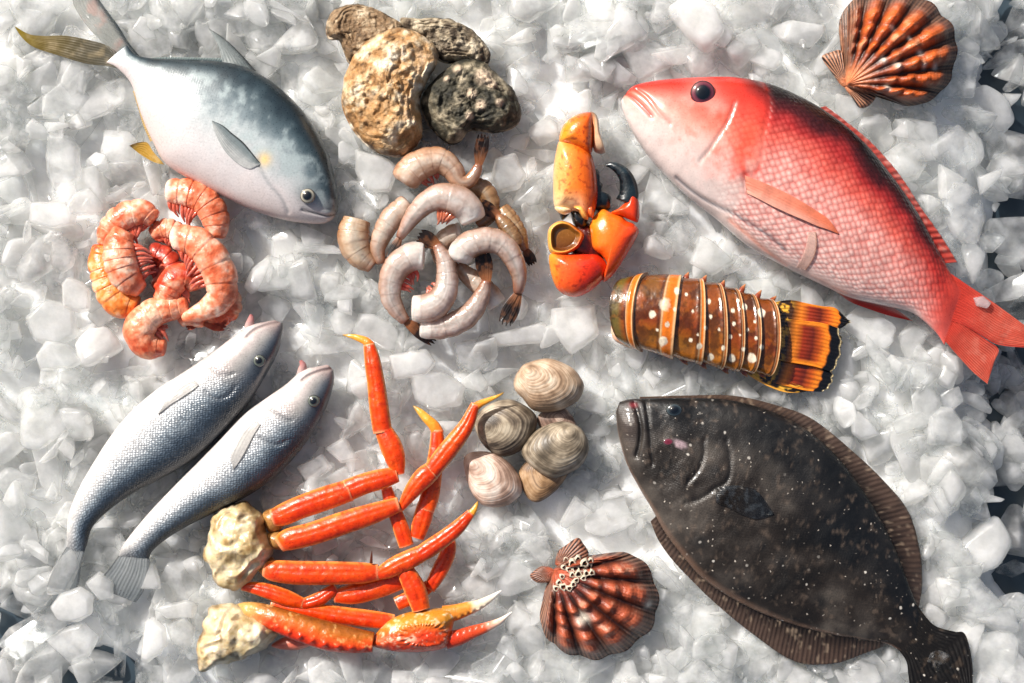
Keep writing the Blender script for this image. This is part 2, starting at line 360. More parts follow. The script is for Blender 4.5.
# ---- pompano ------------------------------------------------------------
def pompano():
    t = thing('pompano', 'silver fish with slate blue back and one yellow tail lobe, in the top left corner', 'fish', (225, 140, 0), 'whole fish on the ice')
    D = [(126,44),(135,54),(152,58),(185,59.5),(215,61),(243,66),(268,79),(290,97),(309,119),(325,147),(334,174),(338,196),(338,207),(337,212)]
    Vn = [(106,62),(117,68),(131,84),(140,112),(151,138),(166,164),(195,182),(222,196),(252,210),(280,219),(304,223),(322,223.5),(331,220),(334,217)]
    hu = [1,4.5,8,14,20,25,28,29,29,26,21,14,8,4]
    st = [(*d, *v, 14, h, h*.8) for d, v, h in zip(D, Vn, hu)]
    mouth = [(338,214),(328,216.5),(316,214),(304,211)]
    gill = [(262,163),(266,175),(273,187),(284,200),(290,213)]
    cheek = [(283,160),(290,174),(296,190),(302,204)]
    def disp(V, u, w, top, tt):
        V = groove(V, top, [(mouth, 1.6, 1.3), (gill, 1.3, 2.0), ([(322,206),(326,210),(334,211)], .8, 1.2)])
        bump_at(V, top, 310, 197.5, 11, 1.5)
        V[..., 2] += top*(fbm(V[..., 0], V[..., 1], 0, 40, 3, 3)-.5)*1.6
        return V
    def paint(X, Y, Z, u, w, top):
        n = fbm(X, Y, 0, 26, 5, 11); n2 = fbm(X, Y, 0, 7, 4, 12)
        k = w + (n-.5)*.24 + (n2-.5)*.11
        C = ramp(k, [(0, hx('182228')), (.1, hx('25333a')), (.2, hx('43535a')), (.32, hx('748186')), (.42, hx('a7b0b2')), (.56, hx('babdbe')), (.75, hx('c9c3c3')), (1, hx('c6b8b4'))])
        hd = ss(.72, .98, u)                                   # darker forehead
        C = mix(C, hx('1d2f38'), hd*ss(.52, .25, w+(n-.5)*.2)*.85)
        C = mix(C, hx('9dabad'), ss(.48, .62, n2*.5+n*.5)*ss(.12, .26, w)*ss(.72, .5, w)*.75); C = mix(C, hx('5c6f78'), ss(.5, .38, n2)*ss(.2, .35, w)*ss(.62, .45, w)*.2)     # silvery clouding
        C = mix(C, hx('d7a99d'), ss(.93, 1, w)*ss(.2, .5, u)*.4)
        C = mix(C, hx('e0b964'), np.exp(-((X-268)**2+(Y-162)**2)/40.)*.8)
        C = mix(C, hx('5d6b70'), np.exp(-(pdist(X, Y, smooth_line(gill))/1.5)**2)*.45)
        C = mix(C, hx('2b2c2c'), np.exp(-(pdist(X, Y, smooth_line(mouth))/1.0)**2)*.85)
        C = mix(C, hx('39474d'), np.exp(-(np.hypot(X-309, Y-196)/12)**2)*.75)
        C = mix(C, hx('5c5955'), np.exp(-(np.hypot(X-332, Y-208)/7)**2)*.7)
        return C
    b, V = loft('body', st, M_SKIN_SILVER, t, paint, disp, nu=220, nv=110, ez=.85)
    eye(t, V, 310, 197.6, 7.6, [(0, hx('060a10')), (.56, hx('0a1420')), (.62, hx('7c786a')), (.8, hx('aaa596')), (.9, hx('57544c')), (1, hx('2a3034'))])
    yel = lambda X, Y, u, v: mix(ramp(u, [(0, hx('5c5a50')), (.4, hx('5a5138')), (.75, hx('7d6a2c')), (1, hx('a08a20'))]), hx('b8a580'), .5*ss(.5, .8, fbm(X, Y, 0, 9, 3, 5)))
    fin('tail_fin', [(124,70),(108,66),(85,63),(55,54),(32,46),(20,36),(13,25)], [(122,56),(106,45),(90,40),(65,35),(42,35),(27,33),(13,25)], [14,12,10,10], [14,12,10,10], M_FIN, t, yel, rays='v', nr=9, th=1.4)
    def pk(X, Y, u, v):
        C = mix(hx('a3a5a0'), hx('c59a8e'), ss(.5, .75, fbm(X, Y, 0, 10, 3, 8))*.6)
        return mix(C, hx('1e3038'), ss(.3, .02, v))
    fin('tail_fin', [(140,57),(128,42),(118,26),(110,15),(101,3),(94,-8)], [(118,60),(103,43),(90,30),(80,17),(73,5),(70,-6)], [14,12,10], [14,12,10], M_FIN_CLEAR, t, pk, rays='v', nr=9, th=1.2)
    dk = lambda X, Y, u, v: mix(mix(hx('5a6668'), hx('aab2b2'), v), hx('15191c'), ss(.2, .02, v)*.9)
    fin('dorsal_fin', [(256,71),(240,53),(224,38),(207,26.5)], [(222,62),(220,53),(216,42),(207,26.5)], [14,11,8], [14,11,8], M_FIN_CLEAR, t, dk, rays='v', nr=8, th=1.)
    fin('dorsal_fin', [(222,61.5),(195,60),(165,59.5),(148,58)], [(224,57.5),(198,57),(168,56.5),(148,57.5)], 14, 12, M_FIN, t, lambda X, Y, u, v: mix(hx('33464d'), hx('8d9a98'), v), nr=30, th=.8, nu=120)
    yl = lambda X, Y, u, v: mix(ramp(u, [(0, hx('d9b765')), (.5, hx('c59a3a')), (1, hx('9c7a1c'))]), hx('e8d3a4'), .35*ss(.45, .7, fbm(X, Y, 0, 6, 3, 2)))
    fin('anal_fin', [(160,160),(152,151),(146,142),(137,142),(128,145)], [(163,164),(154,162),(146,158),(138,153),(128,145)], 10, 8, M_FIN, t, yl, rays='v', nr=6, th=1.2)
    fin('anal_fin', [(152,140),(146,125),(141,110),(133,90)], [(149,141),(142.5,126),(138,111),(131.5,90)], 11, 9, M_FIN, t, lambda X, Y, u, v: mix(hx('d9c29a'), hx('c7a45c'), v), nr=24, th=.8, nu=100)
    gp = lambda X, Y, u, v: mix(mix(mix(hx('8d9a9d'), hx('d3d5d4'), ss(.15, .8, v)), hx('7d898c'), .5*ss(.55, .7, np.sin(v*60)*.5+.5)*ss(.2, .6, u)), hx('0d1216'), ss(.13, .02, v))
    fin('pectoral_fin', [(264,166),(257,157),(247,145),(236,136),(227,128.5),(216,123.5)], [(262,168),(252,171),(240,165),(229,154),(220,138),(216,124.5)], 0, 0, M_FIN_CLEAR, t, gp, rays='v', nr=13, amp=.25, drape=V, lift=.6, th=.5)
    fin('pelvic_fin', [(205,188),(214,192),(224,198)], [(207,187),(216,191),(224,198)], 16, 15, M_FIN, t, lambda X, Y, u, v: hx('d8ccc0')+0*u[..., None], nr=3)
pompano()

# ---- red snapper --------------------------------------------------------
def snapper():
    t = thing('red_snapper', 'red fish with pale pink belly, dusky back and forked red tail', 'fish', (800, 190, 0), 'whole fish on the ice')
    D = [(627,92),(634,86),(650,82),(672,79.5),(700,78),(735,78),(770,85),(805,100),(838,121),(866,146),(893,179),(916,212),(936,248),(953,278),(963,290)]
    Vn = [(621,101),(623,112),(632,132),(647,155),(664,174),(688,197),(716,219),(748,246),(785,267),(820,284),(851,298),(884,306),(912,313),(934,331),(944,345)]
    hu = [3,9,17,25,31,35,38,39,38,35,30,24,16,8,1.2]
    st = [(*d, *v, 18, h, h*.8) for d, v, h in zip(D, Vn, hu)]
    mouth = [(625,94),(632,99),(639,106),(645,113),(650,119)]
    maxil = [(636,91),(645,99),(651,107),(656,115),(668,127)]
    preop = [(731,107),(724,125),(715,139),(706,153),(697,164)]
    operc = [(760,83),(765,100),(763,120),(758,141),(757,163),(750,177)]
    cut = [(675,179),(690,192),(703,201),(718,209),(734,217),(747,226),(759,233),(770,241),(783,252)]
    crease = [(727,221),(745,236),(762,250),(785,266)]
    def disp(V, u, w, top, tt):
        V = groove(V, top, [(mouth, 3, 1.8), (maxil, 1.6, 1.6), (preop, 1.4, 1.8), (operc, .7, 2.6), (cut, 2.6, 1.7), (crease, 1, 1.6),
                            ([(740,179),(741,190),(743,198)], 1.5, 2)])
        bump_at(V, top, 699.6, 97, 17, 2.0); bump_at(V, top, 700, 97, 30, 1.)
        V[..., 2] += top*(fbm(V[..., 0], V[..., 1], 0, 30, 3, 33)-.5)*1.8
        body = ss(-4, 12, (X:=V[..., 0]) - np.interp(V[..., 1], [83,100,120,141,163,177,260], [760,765,763,758,757,750,730]))
        V[..., 2] += top*body*.15
        return V
    def paint(X, Y, Z, u, w, top):
        n = fbm(X, Y, 0, 30, 5, 21); n2 = fbm(X, Y, 0, 6, 4, 22); n3 = fbm(X, Y, 0, 12, 3, 23)
        edge = np.interp(Y, [83,100,120,141,163,177,260,330], [760,765,763,758,757,750,700,700])
        body = ss(-12, 10, X-edge+(n3-.5)*10)
        body = np.where(Y > 215, 1, body)
        k = w+(n-.5)*.2
        # trunk: dusky crest (pigment plus painted shade), red flank, pink-white belly
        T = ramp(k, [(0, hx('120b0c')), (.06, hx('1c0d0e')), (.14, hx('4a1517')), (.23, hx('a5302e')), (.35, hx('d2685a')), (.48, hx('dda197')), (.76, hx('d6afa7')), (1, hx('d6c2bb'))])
        tail = ss(.72, .95, u)
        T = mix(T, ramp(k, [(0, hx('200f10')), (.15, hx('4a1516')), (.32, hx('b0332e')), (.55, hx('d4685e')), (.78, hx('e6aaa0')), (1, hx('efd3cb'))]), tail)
        T = mix(T, hx('d04436'), ss(.84, .98, u+(n3-.5)*.06)*.9)
        H = ramp(w+(n-.5)*.16+(n3-.5)*.1, [(0, hx('c22018')), (.18, hx('d5382a')), (.36, hx('d9604b')), (.5, hx('df8d7c')), (.64, hx('cfa79d')), (.8, hx('cdb9b3')), (1, hx('cdbeb9'))])
        # reddish gill cover, pale blotch at the temple
        gc = ss(718, 738, X)*ss(118, 140, Y)*ss(192, 172, Y)
        H = mix(H, hx('dd4f38'), gc*ss(.32, .62, n3)*.9)
        H = mix(H, hx('d23323'), np.exp(-((X-738)/26)**2-((Y-93)/18)**2)*.7)
        H = mix(H, hx('3a1210'), ss(722, 758, X)*ss(.24, .05, w)*.85)  # dark back, pigment and painted shade, carried onto the nape
        H = mix(H, hx('d5563f'), ss(.5, .75, n2)*ss(.3, .5, w)*ss(.95, .6, w)*.55)
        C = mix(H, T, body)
        C = mix(C, hx('cfc2bd'), np.exp(-((X-655)/22)**2-((Y-135)/22)**2)*.6)
        C = mix(C, hx('e7b3a6'), np.exp(-((X-712)/12)**2-((Y-112)/9)**2)*.5*ss(.3, .6, n3))
        C = mix(C, hx('c9321f'), np.exp(-(pdist(X, Y, smooth_line(operc))/2.5)**2)*.7*ss(.35, .55, n))
        C = mix(C, hx('a8281c'), np.exp(-(np.hypot(X-741, Y-178)/6)**2)*.9)
        C = mix(C, hx('8c3a33'), np.exp(-(pdist(X, Y, smooth_line(mouth))/1.4)**2)*.9)
        C = mix(C, hx('b96055'), np.exp(-(pdist(X, Y, smooth_line(maxil))/1.1)**2)*.6)
        C = mix(C, hx('8f8580'), np.exp(-(pdist(X, Y, smooth_line(preop))/.9)**2)*.7*ss(.3, .5, n2))
        cf = np.exp(-(pdist(X, Y, smooth_line(cut))/(1.0+1.2*n2))**2)
        C = mix(C, hx('6e6c70'), cf*.95)
        C = mix(C, hx('e79b84'), np.exp(-(pdist(X, Y, smooth_line(crease))/1.6)**2)*.7)
        C = mix(C, hx('dc8f83'), np.exp(-(np.hypot(X-699.6, Y-97)/15)**2)*.5)
        C = C*(1+(n2-.5)[..., None]*.3+(n3-.5)[..., None]*.25)
        a = np.maximum(ss(-3, 5, X-edge), .45*ss(700, 735, X)*ss(105, 125, Y))*ss(1.0, .9, u)*ss(1.0, .9, w)
        return alpha(C, a)
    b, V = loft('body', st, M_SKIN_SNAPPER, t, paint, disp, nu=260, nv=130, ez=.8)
    eye(t, V, 699.6, 97, 12.6, [(0, hx('05080c')), (.52, hx('081218')), (.6, hx('4a1c2a')), (.8, hx('7a3540')), (.92, hx('2b1016')), (1, hx('a04a40'))], h=.4, lift=-.6)
    # lips / jaw
    0 and fin('lower_jaw', [(621,100),(627,106),(635,115),(643,124)], [(627,97),(634,103),(641,110),(648,119)], 18, 30, M_SKIN_SNAPPER, t, lambda X, Y, u, v: alpha(mix(hx('eed9d4'), hx('d99d94'), ss(.75, 1, v)), 0), rays='v', nr=.5, amp=.6, th=2.4, drape=V, lift=1.0)
    red = lambda X, Y, u, v: mix(mix(hx('c8281f'), hx('dd5f50'), v), hx('f0b3a3'), .45*ss(.55, .8, fbm(X, Y, 0, 5, 3, 4)))
    base = [(818,109),(833,121),(861,147),(888,180),(911,213),(928,243),(940,264)]
    out = [(826,106),(846,121),(873,144),(900,175),(923,210),(945,240),(959,262)]
    fin('dorsal_fin', base, out, [26,29,28,25,20], [14,15,15,14,8], M_FIN, t, red, rays='u', nr=26, amp=.7, nu=170, nv=14, th=1.0, wave=1.2)
    def tailc(X, Y, u, v):
        C = mix(hx('d04436'), hx('dd5a45'), ss(.1, .8, u)); C = mix(C, hx('e98a76'), ss(.55, .8, fbm(X, Y, 0, 8, 3, 6))*.6*ss(.2, .7, u))
        C = mix(C, hx('efa58c'), ss(.1, .9, np.sin(v*95+np.sin(u*9)*.6))*ss(.15, .6, u)*.4); C = mix(C, hx('8f1d18'), ss(.3, 1, -np.sin(v*95+np.sin(u*9)*.6))*.35)
        return mix(C, hx('b9302a'), ss(.85, 1, v)*.5)
    fin('tail_fin', [(950,274),(968,286),(991,301),(1010,314),(1034,331)], [(938,318),(960,324),(982,336),(1000,345),(1034,348)], [20,18.5,14,9], [20,19,14,10], M_FIN, t, tailc, rays='v', nr=15, amp=.5, th=1.4, nv=60)
    fin('tail_fin', [(930,324),(947,344),(962,360),(975,373),(989,384)], [(945,302),(968,326),(985,339),(999,349),(995,362)], [20,18.5,13,9], [20,19,15,11], M_FIN, t, tailc, rays='v', nr=15, amp=.5, th=1.4, nv=60)
    an = lambda X, Y, u, v: mix(hx('e9a596'), hx('d5392c'), ss(.1, .7, v)*ss(0, .3, u))
    fin('anal_fin', [(838,291),(856,296),(876,300),(893,307),(914,321)], [(838,292),(852,302),(870,309),(892,316),(914,321)], [14,14,13,10], [10,10,9,9], M_FIN, t, an, rays='v', nr=6, th=1.2)
    pec = lambda X, Y, u, v: mix(mix(hx('e6937a'), hx('ea8462'), ss(.2, .9, u)), hx('efb9a6'), ss(.4, .95, v)*.75*ss(1, .6, u))
    fin('pectoral_fin', [(740,179),(753,184),(767,190),(782,197),(796,205),(810,213.5),(822,222),(832,235)], [(742,196),(752,201),(767,209),(782,216),(796,222),(810,228),(822,232),(832,236)], 0, 0, M_FIN, t, pec, rays='v', nr=12, amp=.35, drape=V, lift=2.0, th=1.2)
    pv = lambda X, Y, u, v: mix(hx('e2c4b8'), hx('c9a08a'), ss(.8, 1, v))
    fin('pelvic_fin', [(803,234),(801,247),(798,258),(794,268)], [(810,234),(811,247),(809,259),(803,271)], 0, 0, M_FIN_CLEAR, t, pv, rays='v', nr=1, amp=.1, drape=V, lift=1.2, th=.6)
snapper()

# ---- flounder -----------------------------------------------------------
def flounder():
    t = thing('flounder', 'dark brown flatfish with white flecks and fringe fins, below the lobster tail', 'fish', (770, 520, 0), 'whole fish on the ice')
    D = [(620,402),(629,399.5),(643,398.5),(665,398),(695,398),(730,400),(768,410),(803,427),(833,452),(857,481),(878,514),(894,545),(907,578),(917,604),(928,621)]
    Vn = [(616,412),(619,436),(627,464),(640,489),(652,509),(664,531),(681,554),(701,577),(726,595),(756,611),(790,624),(827,634),(862,640),(889,645),(907,656)]
    hu = [5,10,15,18,20,22,23,23,22,20,17,14,11,7,1.2]
    st = [(*d, *v, 12, h, h*.6) for d, v, h in zip(D, Vn, hu)]
    m1 = [(634,403),(638,416),(640,430),(639,442),(636,455)]
    m2 = [(645,399),(647,415),(649,435),(650,450),(652,463)]
    g1 = [(702,440),(702,453),(698,467),(692,475),(686,481)]
    g2 = [(724,440),(727,453),(728,467),(725,481),(716,485),(705,493),(694,499),(684,501)]
    def disp(V, u, w, top, tt):
        V = groove(V, top, [(m1, 3.4, 2.2), (m2, 1.8, 1.8), (g1, 2.0, 2.2), (g2, 2.0, 2.0), ([(717,486),(735,484),(753,488)], 1.2, 1.5)])
        bump_at(V, top, 675, 409, 10, 2); bump_at(V, top, 628, 425, 9, 2.2); bump_at(V, top, 720, 495, 7, 3)
        V[..., 2] += top*(fbm(V[..., 0], V[..., 1], 0, 22, 4, 43)-.5)*3.0
        V[..., 2] += top*1.2*np.exp(-(pdist(V[..., 0], V[..., 1], smooth_line([(735,480),(765,510),(800,540),(850,585),(915,635)]))/2.2)**2)
        return V
    def paint(X, Y, Z, u, w, top):
        n = fbm(X, Y, 0, 60, 5, 41); n2 = fbm(X, Y, 0, 5, 4, 42); n3 = fbm(X, Y, 0, 18, 4, 44)
        C = ramp(n*.6+n3*.4+(w-.5)*.16, [(.3, hx('110f0d')), (.45, hx('211c18')), (.55, hx('312c28')), (.7, hx('4c4640'))])
        C = mix(C, hx('0d1013'), ss(.52, .2, w+(n-.5)*.25)*.8)  # shade along the upper right side painted in as bluish black
        for bx, by, r in [(740,590,13),(822,530,8),(780,560,10),(700,540,9),(712,470,9),(850,560,9),(775,478,11),(820,600,9),(760,545,6)]:
            C = mix(C, hx('101112'), np.exp(-((X-bx)**2+(Y-by)**2)/(r*r)*(1+n3))*.7)
        rng = random.Random(5)
        for k in range(0):
            sx, sy = rng.uniform(618, 925), rng.uniform(398, 655); r = rng.choice([.8, .9, 1.05, 1.5])
            C = mix(C, hx('c9c3b6'), np.exp(-((X-sx)**2+(Y-sy)**2)/(r*r))*rng.uniform(.35, .9))
        C = mix(C, hx('6b5c50'), ss(.6, .85, n2)*.4)
        jaw = np.exp(-((X-628)/10)**2-((Y-425)/26)**2)
        C = mix(C, hx('4a403c'), jaw*.6)
        C = mix(C, hx('8a6a57'), ss(.95, 1, w)*.5)
        for ln, w_ in ((m1, 1.5), (g1, 1.2), (g2, 1.2), (m2, 1.)):
            C = mix(C, hx('0a0b0c'), np.exp(-(pdist(X, Y, smooth_line(ln))/w_)**2)*.8)
        C = mix(C, hx('9a3e45'), np.exp(-((X-633)/3.5)**2-((Y-405)/2.5)**2)*.8)
        # torn pale patch beside the lower eye
        C = mix(C, hx('a58f95'), ss(.5, .9, np.exp(-((X-679)/9)**2-((Y-443-.35*(X-679))/6)**2)+ (n2-.5)*.6)*.85)
        return C
    b, V = loft('body', st, M_SKIN_FLOUNDER, t, paint, disp, nu=280, nv=150, ez=.62)
    eye(t, V, 673, 409.5, 6.5, [(0, hx('0b1013')), (.6, hx('1c262b')), (.85, hx('3a4447')), (1, hx('221f1e'))], rx=8.2, h=.55)
    eye(t, V, 667, 441, 3.4, [(0, hx('5e1422')), (.6, hx('70283a')), (1, hx('4d4042'))], rx=5, h=.25, name='eye', pupil=None)
    fringe = lambda X, Y, u, v: mix(mix(hx('1c1713'), hx('54433a'), ss(0, .8, v)), hx('a08c78'), .5*ss(.66, .8, fbm(X, Y, 0, 4.5, 2, 71)))
    D2 = [(640,402),(695,402),(729,404),(765,414),(800,431),(829,456),(853,485),(874,517),(890,548),(903,580),(912,603)]
    O2 = [(640,397),(695,395.5),(735,396),(776,405),(813,419),(851,449),(884,480),(910,512),(922,553),(924,585),(920,611)]
    fin('dorsal_fin', D2, O2, 17, [10,9,8,7,8], M_FIN, t, fringe, rays='u', nr=74, amp=.28, nu=520, nv=12, th=1.0, wave=1.5, seed=3)
    A2 = [(659,513),(668,529),(685,551),(704,574),(729,591),(758,607),(792,620),(829,630),(863,636),(888,640)]
    P2 = [(651,522),(659,541),(674,562),(696,585),(718,606),(752,634),(796,663),(836,665),(866,655),(889,646)]
    fin('anal_fin', A2, P2, 17, [9,7,6,6,8], M_FIN, t, fringe, rays='u', nr=66, amp=.3, nu=480, nv=20, th=1.0, wave=1.5, seed=5)
    tl = lambda X, Y, u, v: mix(mix(hx('15120f'), hx('120f0d'), u), hx('4b3f34'), .5*ss(.6, .78, fbm(X, Y, 0, 6, 3, 77)))
    fin('tail_fin', [(916,604),(934,625),(955,632),(966,635),(973,662),(974,690)], [(893,643),(906,660),(909,675),(912,690),(925,700),(945,704)], [14,13,11,10], [14,13,11,10], M_SKIN_FLOUNDER, t, tl, rays='v', nr=16, amp=.45, th=1.6, nv=60)
    pc = lambda X, Y, u, v: mix(mix(hx('2a2521'), hx('26292e'), ss(.2, .8, u)), hx('4f565d'), .5*ss(.5, .7, fbm(X, Y, 0, 4, 3, 78)))
    fin('pectoral_fin', [(714,487),(728,484),(742,485),(755,490),(771,511)], [(714,501),(726,506),(742,514),(756,517),(771,513)], 0, 0, M_FIN_CLEAR, t, pc, rays='v', nr=9, amp=.4, drape=V, lift=.8, th=.6)
    fin('pelvic_fin', [(655,521),(659,530),(664,541)], [(658,534),(660,538),(664,542)], 11, 8, M_FIN, t, fringe, rays='v', nr=4)
flounder()

# ---- croakers -----------------------------------------------------------
def croaker(label, D, Vn, hu, eyep, mouth, tongue, gill, oper, pect, pelv, tail, seed):
    t = thing('croaker', label, 'fish', (sum(p[0] for p in D)/len(D), sum(p[1] for p in D)/len(D), 0), 'whole fish on the ice')
    st = [(*d, *v, 12, h, h*.8) for d, v, h in zip(D, Vn, hu)]
    def disp(V, u, w, top, tt):
        V = groove(V, top, [(mouth, 2.2, 1.6), (gill, 1.3, 1.8), (oper, 1.5, 2.0)])
        bump_at(V, top, *eyep, 9, 1.5)
        V[..., 2] += top*(fbm(V[..., 0], V[..., 1], 0, 28, 3, seed)-.5)*2
        return V
    def paint(X, Y, Z, u, w, top):
        n = fbm(X, Y, 0, 24, 5, seed+1); n2 = fbm(X, Y, 0, 4, 4, seed+2)
        k = w+(n-.5)*.2
        C = ramp(k, [(0, hx('161d24')), (.12, hx('222c36')), (.28, hx('44515e')), (.44, hx('7d8891')), (.56, hx('a9adb1')), (.75, hx('c6c3c1')), (1, hx('d2cdc9'))])
        head = ss(.3, .2, u+(n-.5)*.03)
        Hc = ramp(k, [(0, hx('39414a')), (.25, hx('5f666e')), (.45, hx('95928f')), (.65, hx('b9adaa')), (1, hx('cfc3be'))])
        C = mix(C, Hc, head)
        C = mix(C, hx('8f7a76'), ss(.08, .0, u)*.85); C = mix(C, hx('3a434c'), ss(.36, .12, w+(n-.5)*.2)*head*.7)
        C = mix(C, hx('6a5a58'), np.exp(-(pdist(X, Y, smooth_line(mouth))/1.2)**2)*.8)
        C = mix(C, hx('565a60'), np.exp(-(pdist(X, Y, smooth_line(gill))/1.5)**2)*.5)
        C = mix(C, hx('585c62'), np.exp(-(pdist(X, Y, smooth_line(oper))/1.6)**2)*.5)
        C = mix(C, hx('30363c'), np.exp(-(np.hypot(X-eyep[0], Y-eyep[1])/8)**2)*.6)
        C = C*(1+(n2-.5)[..., None]*.3)
        C = mix(C, hx('5f666c'), ss(.93, 1, u)*.6)
        return alpha(C, ss(.16, .26, u)*ss(1, .9, w)*(.4+.6*ss(.85, .5, w)))
    b, V = loft('body', st, M_SKIN_CROAKER, t, paint, disp, nu=220, nv=110, ez=.85)
    eye(t, V, *eyep, 6.2, [(0, hx('06090b')), (.5, hx('0a0f10')), (.58, hx('474c44')), (.8, hx('666c62')), (.9, hx('22282a')), (1, hx('1c2124'))])
    st2 = tube_st(tongue, [4.5, 4.4, 3.4, 1.5], [12, 14, 16, 18])
    loft('lower_jaw', st2, M_MEAT, t, lambda X, Y, Z, u, w, tp: ramp(u, [(0, hx('b9adaa')), (.45, hx('bd9a95')), (1, hx('b06a68'))]), nu=40, nv=24)
    pf = lambda X, Y, u, v: mix(mix(hx('e4e1dd'), hx('d2d0cd'), v), hx('22272e'), ss(.12, .02, PV(v))*.9)
    fin('pectoral_fin', pect[0], pect[1], 0, 0, M_FIN_CLEAR, t, pf, rays='v', nr=10, amp=.2, drape=V, lift=.8, th=.5)
    fin('pelvic_fin', pelv[0], pelv[1], 12, 9, M_FIN, t, lambda X, Y, u, v: mix(hx('e3d3c9'), hx('d9b5a5'), v), rays='v', nr=6, th=1.)
    tc = lambda X, Y, u, v: mix(mix(hx('a9aeb0'), hx('7d8488'), u), hx('2b3033'), ss(.8, 1, np.abs(v-.5)*2)*.6)
    fin('tail_fin', tail[0], tail[1], [13.6, 10, 5], [13.6, 10, 5], M_FIN_CLEAR, t, tc, rays='v', nr=12, amp=.4, th=1.0, nv=40)
PV = lambda v: v
H1 = [4,9,14,18,21,24,25,24,21,18,14,10,6,1.2]
croaker('upper of two silver fish, snout just below the cooked shrimp',
    [(282,323),(283,330),(280,345),(273,362),(262,381),(246,406),(222,433),(194,459),(162,478),(133,493),(109,510),(92,527),(86,545),(83,554)],
    [(274,320),(263,322),(248,326),(231,338),(210,354),(185,371),(157,389),(131,411),(111,435),(94,461),(78,489),(68,515),(66,535),(66,549)], H1,
    (261,360.5), [(279,322),(266,325),(255,330),(248,337)], [(247,332),(249,325),(251,319),(251.5,314.5)],
    [(214,368),(222,373),(231,375),(236,373)], [(209,391),(216,397),(225,398),(233,393),(238,386)],
    ([(202,385),(195,391),(183,399),(173,405),(162,414)], [(198,380),(188,383),(178,391),(169,401),(162,413)]),
    ([(166,383),(157,389),(149,397)], [(164,387),(155,394),(149,398)]),
    ([(66,547),(58,560),(50,574),(44,588)], [(84,552),(80,566),(78,580),(74,594)]), 210)
croaker('lower of two silver fish, lying against the cream end of the crab legs',
    [(333,370),(334,379),(331,393),(325,410),(314,430),(298,453),(274,478),(246,497),(214,513),(186,527),(165,540),(152,551),(149,557),(148,561)],
    [(327,364.5),(315,367),(302,370),(286,384),(266,398),(243,415),(219,440),(196,464),(173,487),(152,509),(134,530),(122,546),(119,553),(118,557)], [x*.95 for x in H1],
    (315,400.5), [(331,369),(320,371),(310,375),(303,380)], [(300,376),(302,370),(303,365),(300.5,360.5)],
    [(272,409),(279,413),(287,418),(293,420)], [(262,436),(270,441),(280,444),(288,440)],
    ([(263,424),(257,434),(251,446),(245,457),(237,468)], [(258,420),(248,428),(240,440),(234,455),(236,467)]),
    ([(226,433),(217,441),(208,452)], [(223,436),(214,446),(208,453)]),
    ([(118,556),(110,567),(101,578),(98,590)], [(149,559),(148,574),(143,590),(134,604)]), 240)
# ------------------------------------------------------------------ oysters, clams, scallops
def scale_outline(O, f, dx=0, dy=0):
    O = np.asarray(O, float); c = O.mean(0)
    return (O-c)*f+c+np.array([dx, dy])
def oyster(label, O, z0, hu, pal, seed, tilt=(0, 0), edges=True, knobs=(), flut=2.2, rough=1.0):
    O = np.asarray(O, float); c = O.mean(0)
    t = thing('oyster', label, 'oyster', (c[0], c[1], 0), 'cluster of whole oysters')
    rng = np.random.RandomState(seed)
    def dispg(sg):
        def disp(V, R, T, top, rc):
            X, Y = V[..., 0].copy(), V[..., 1].copy()
            rad = np.stack([X-c[0], Y-c[1]], -1); rad /= np.linalg.norm(rad, axis=-1, keepdims=True)+1e-6
            e = (fbm(X, Y, 0, 9, 4, seed)-.5)*2
            V[..., :2] += rad*(e*flut*ss(.55, 1, R))[..., None]
            big = (fbm(X, Y, 0, 30, 3, seed+1)-.5)*hu*.7
            lay = np.abs(np.sin(R*15+fbm(X, Y, 0, 16, 3, seed+2)*7))*2.6*ss(.2, .8, R)   # flaky growth layers
            fine = (fbm(X, Y, 0, 5, 4, seed+3)-.5)*4.5*rough
            cr = fbm(X, Y, 0, 12, 4, seed+4); crag = -3.0*ss(.48, .62, cr)*rough
            V[..., 2] += top*(big+lay+fine+crag)*ss(1.02, .75, R)
            V[..., 2] += tilt[0]*(X-c[0]) + tilt[1]*(Y-c[1])
            for kx, ky, kr, kh in knobs:
                d = np.hypot(X-kx, Y-ky); V[..., 2] += top*kh*np.exp(-(d/kr)**4)
            return V
        return disp
    def paint(X, Y, Z, R, T, top):
        n = fbm(X, Y, 0, 14, 5, seed+5); n2 = fbm(X, Y, 0, 4.5, 4, seed+6)
        C = ramp(n*.6+n2*.4, [(.25, pal[0]), (.42, pal[1]), (.54, pal[2]), (.7, pal[3])])
        cr = fbm(X, Y, 0, 12, 4, seed+4)
        C = mix(C, pal[1], ss(.5, .64, cr)*.7)
        C = mix(C, pal[0], ss(.86, 1, R)*ss(.45, .55, fbm(X, Y, 0, 10, 3, seed+8))*.8)
        for kx, ky, kr, kh in knobs:
            C = mix(C, hx('cfb9a0'), np.exp(-(np.hypot(X-kx, Y-ky)/kr)**4)*.9)
        return C
    pillow('upper_valve', O, z0, hu, 4, M_OYSTER, t, paint, dispg(1), M=150, nr=60, nb=5, p=2.4, q=2.0)
    def paint2(X, Y, Z, R, T, top):
        return mix(pal[1]*.7, pal[3]*.9, ss(.4, .6, fbm(X, Y, Z, 6, 4, seed+9)))
    def disp2(V, R, T, top, rc):
        X, Y = V[..., 0].copy(), V[..., 1].copy()
        V[..., 2] += tilt[0]*(X-c[0]) + tilt[1]*(Y-c[1]) + (fbm(X, Y, 0, 8, 3, seed+10)-.5)*3
        return V
    pillow('lower_valve', scale_outline(O, 1.0, -1.0, 1.2), z0-7, 3, 12, M_OYSTER, t, paint2, disp2, M=120, nr=12, nb=12, p=3, q=2)
    return t
tan = [hx('4a3420'), hx('a87d4e'), hx('cdb28c'), hx('e6dac4')]
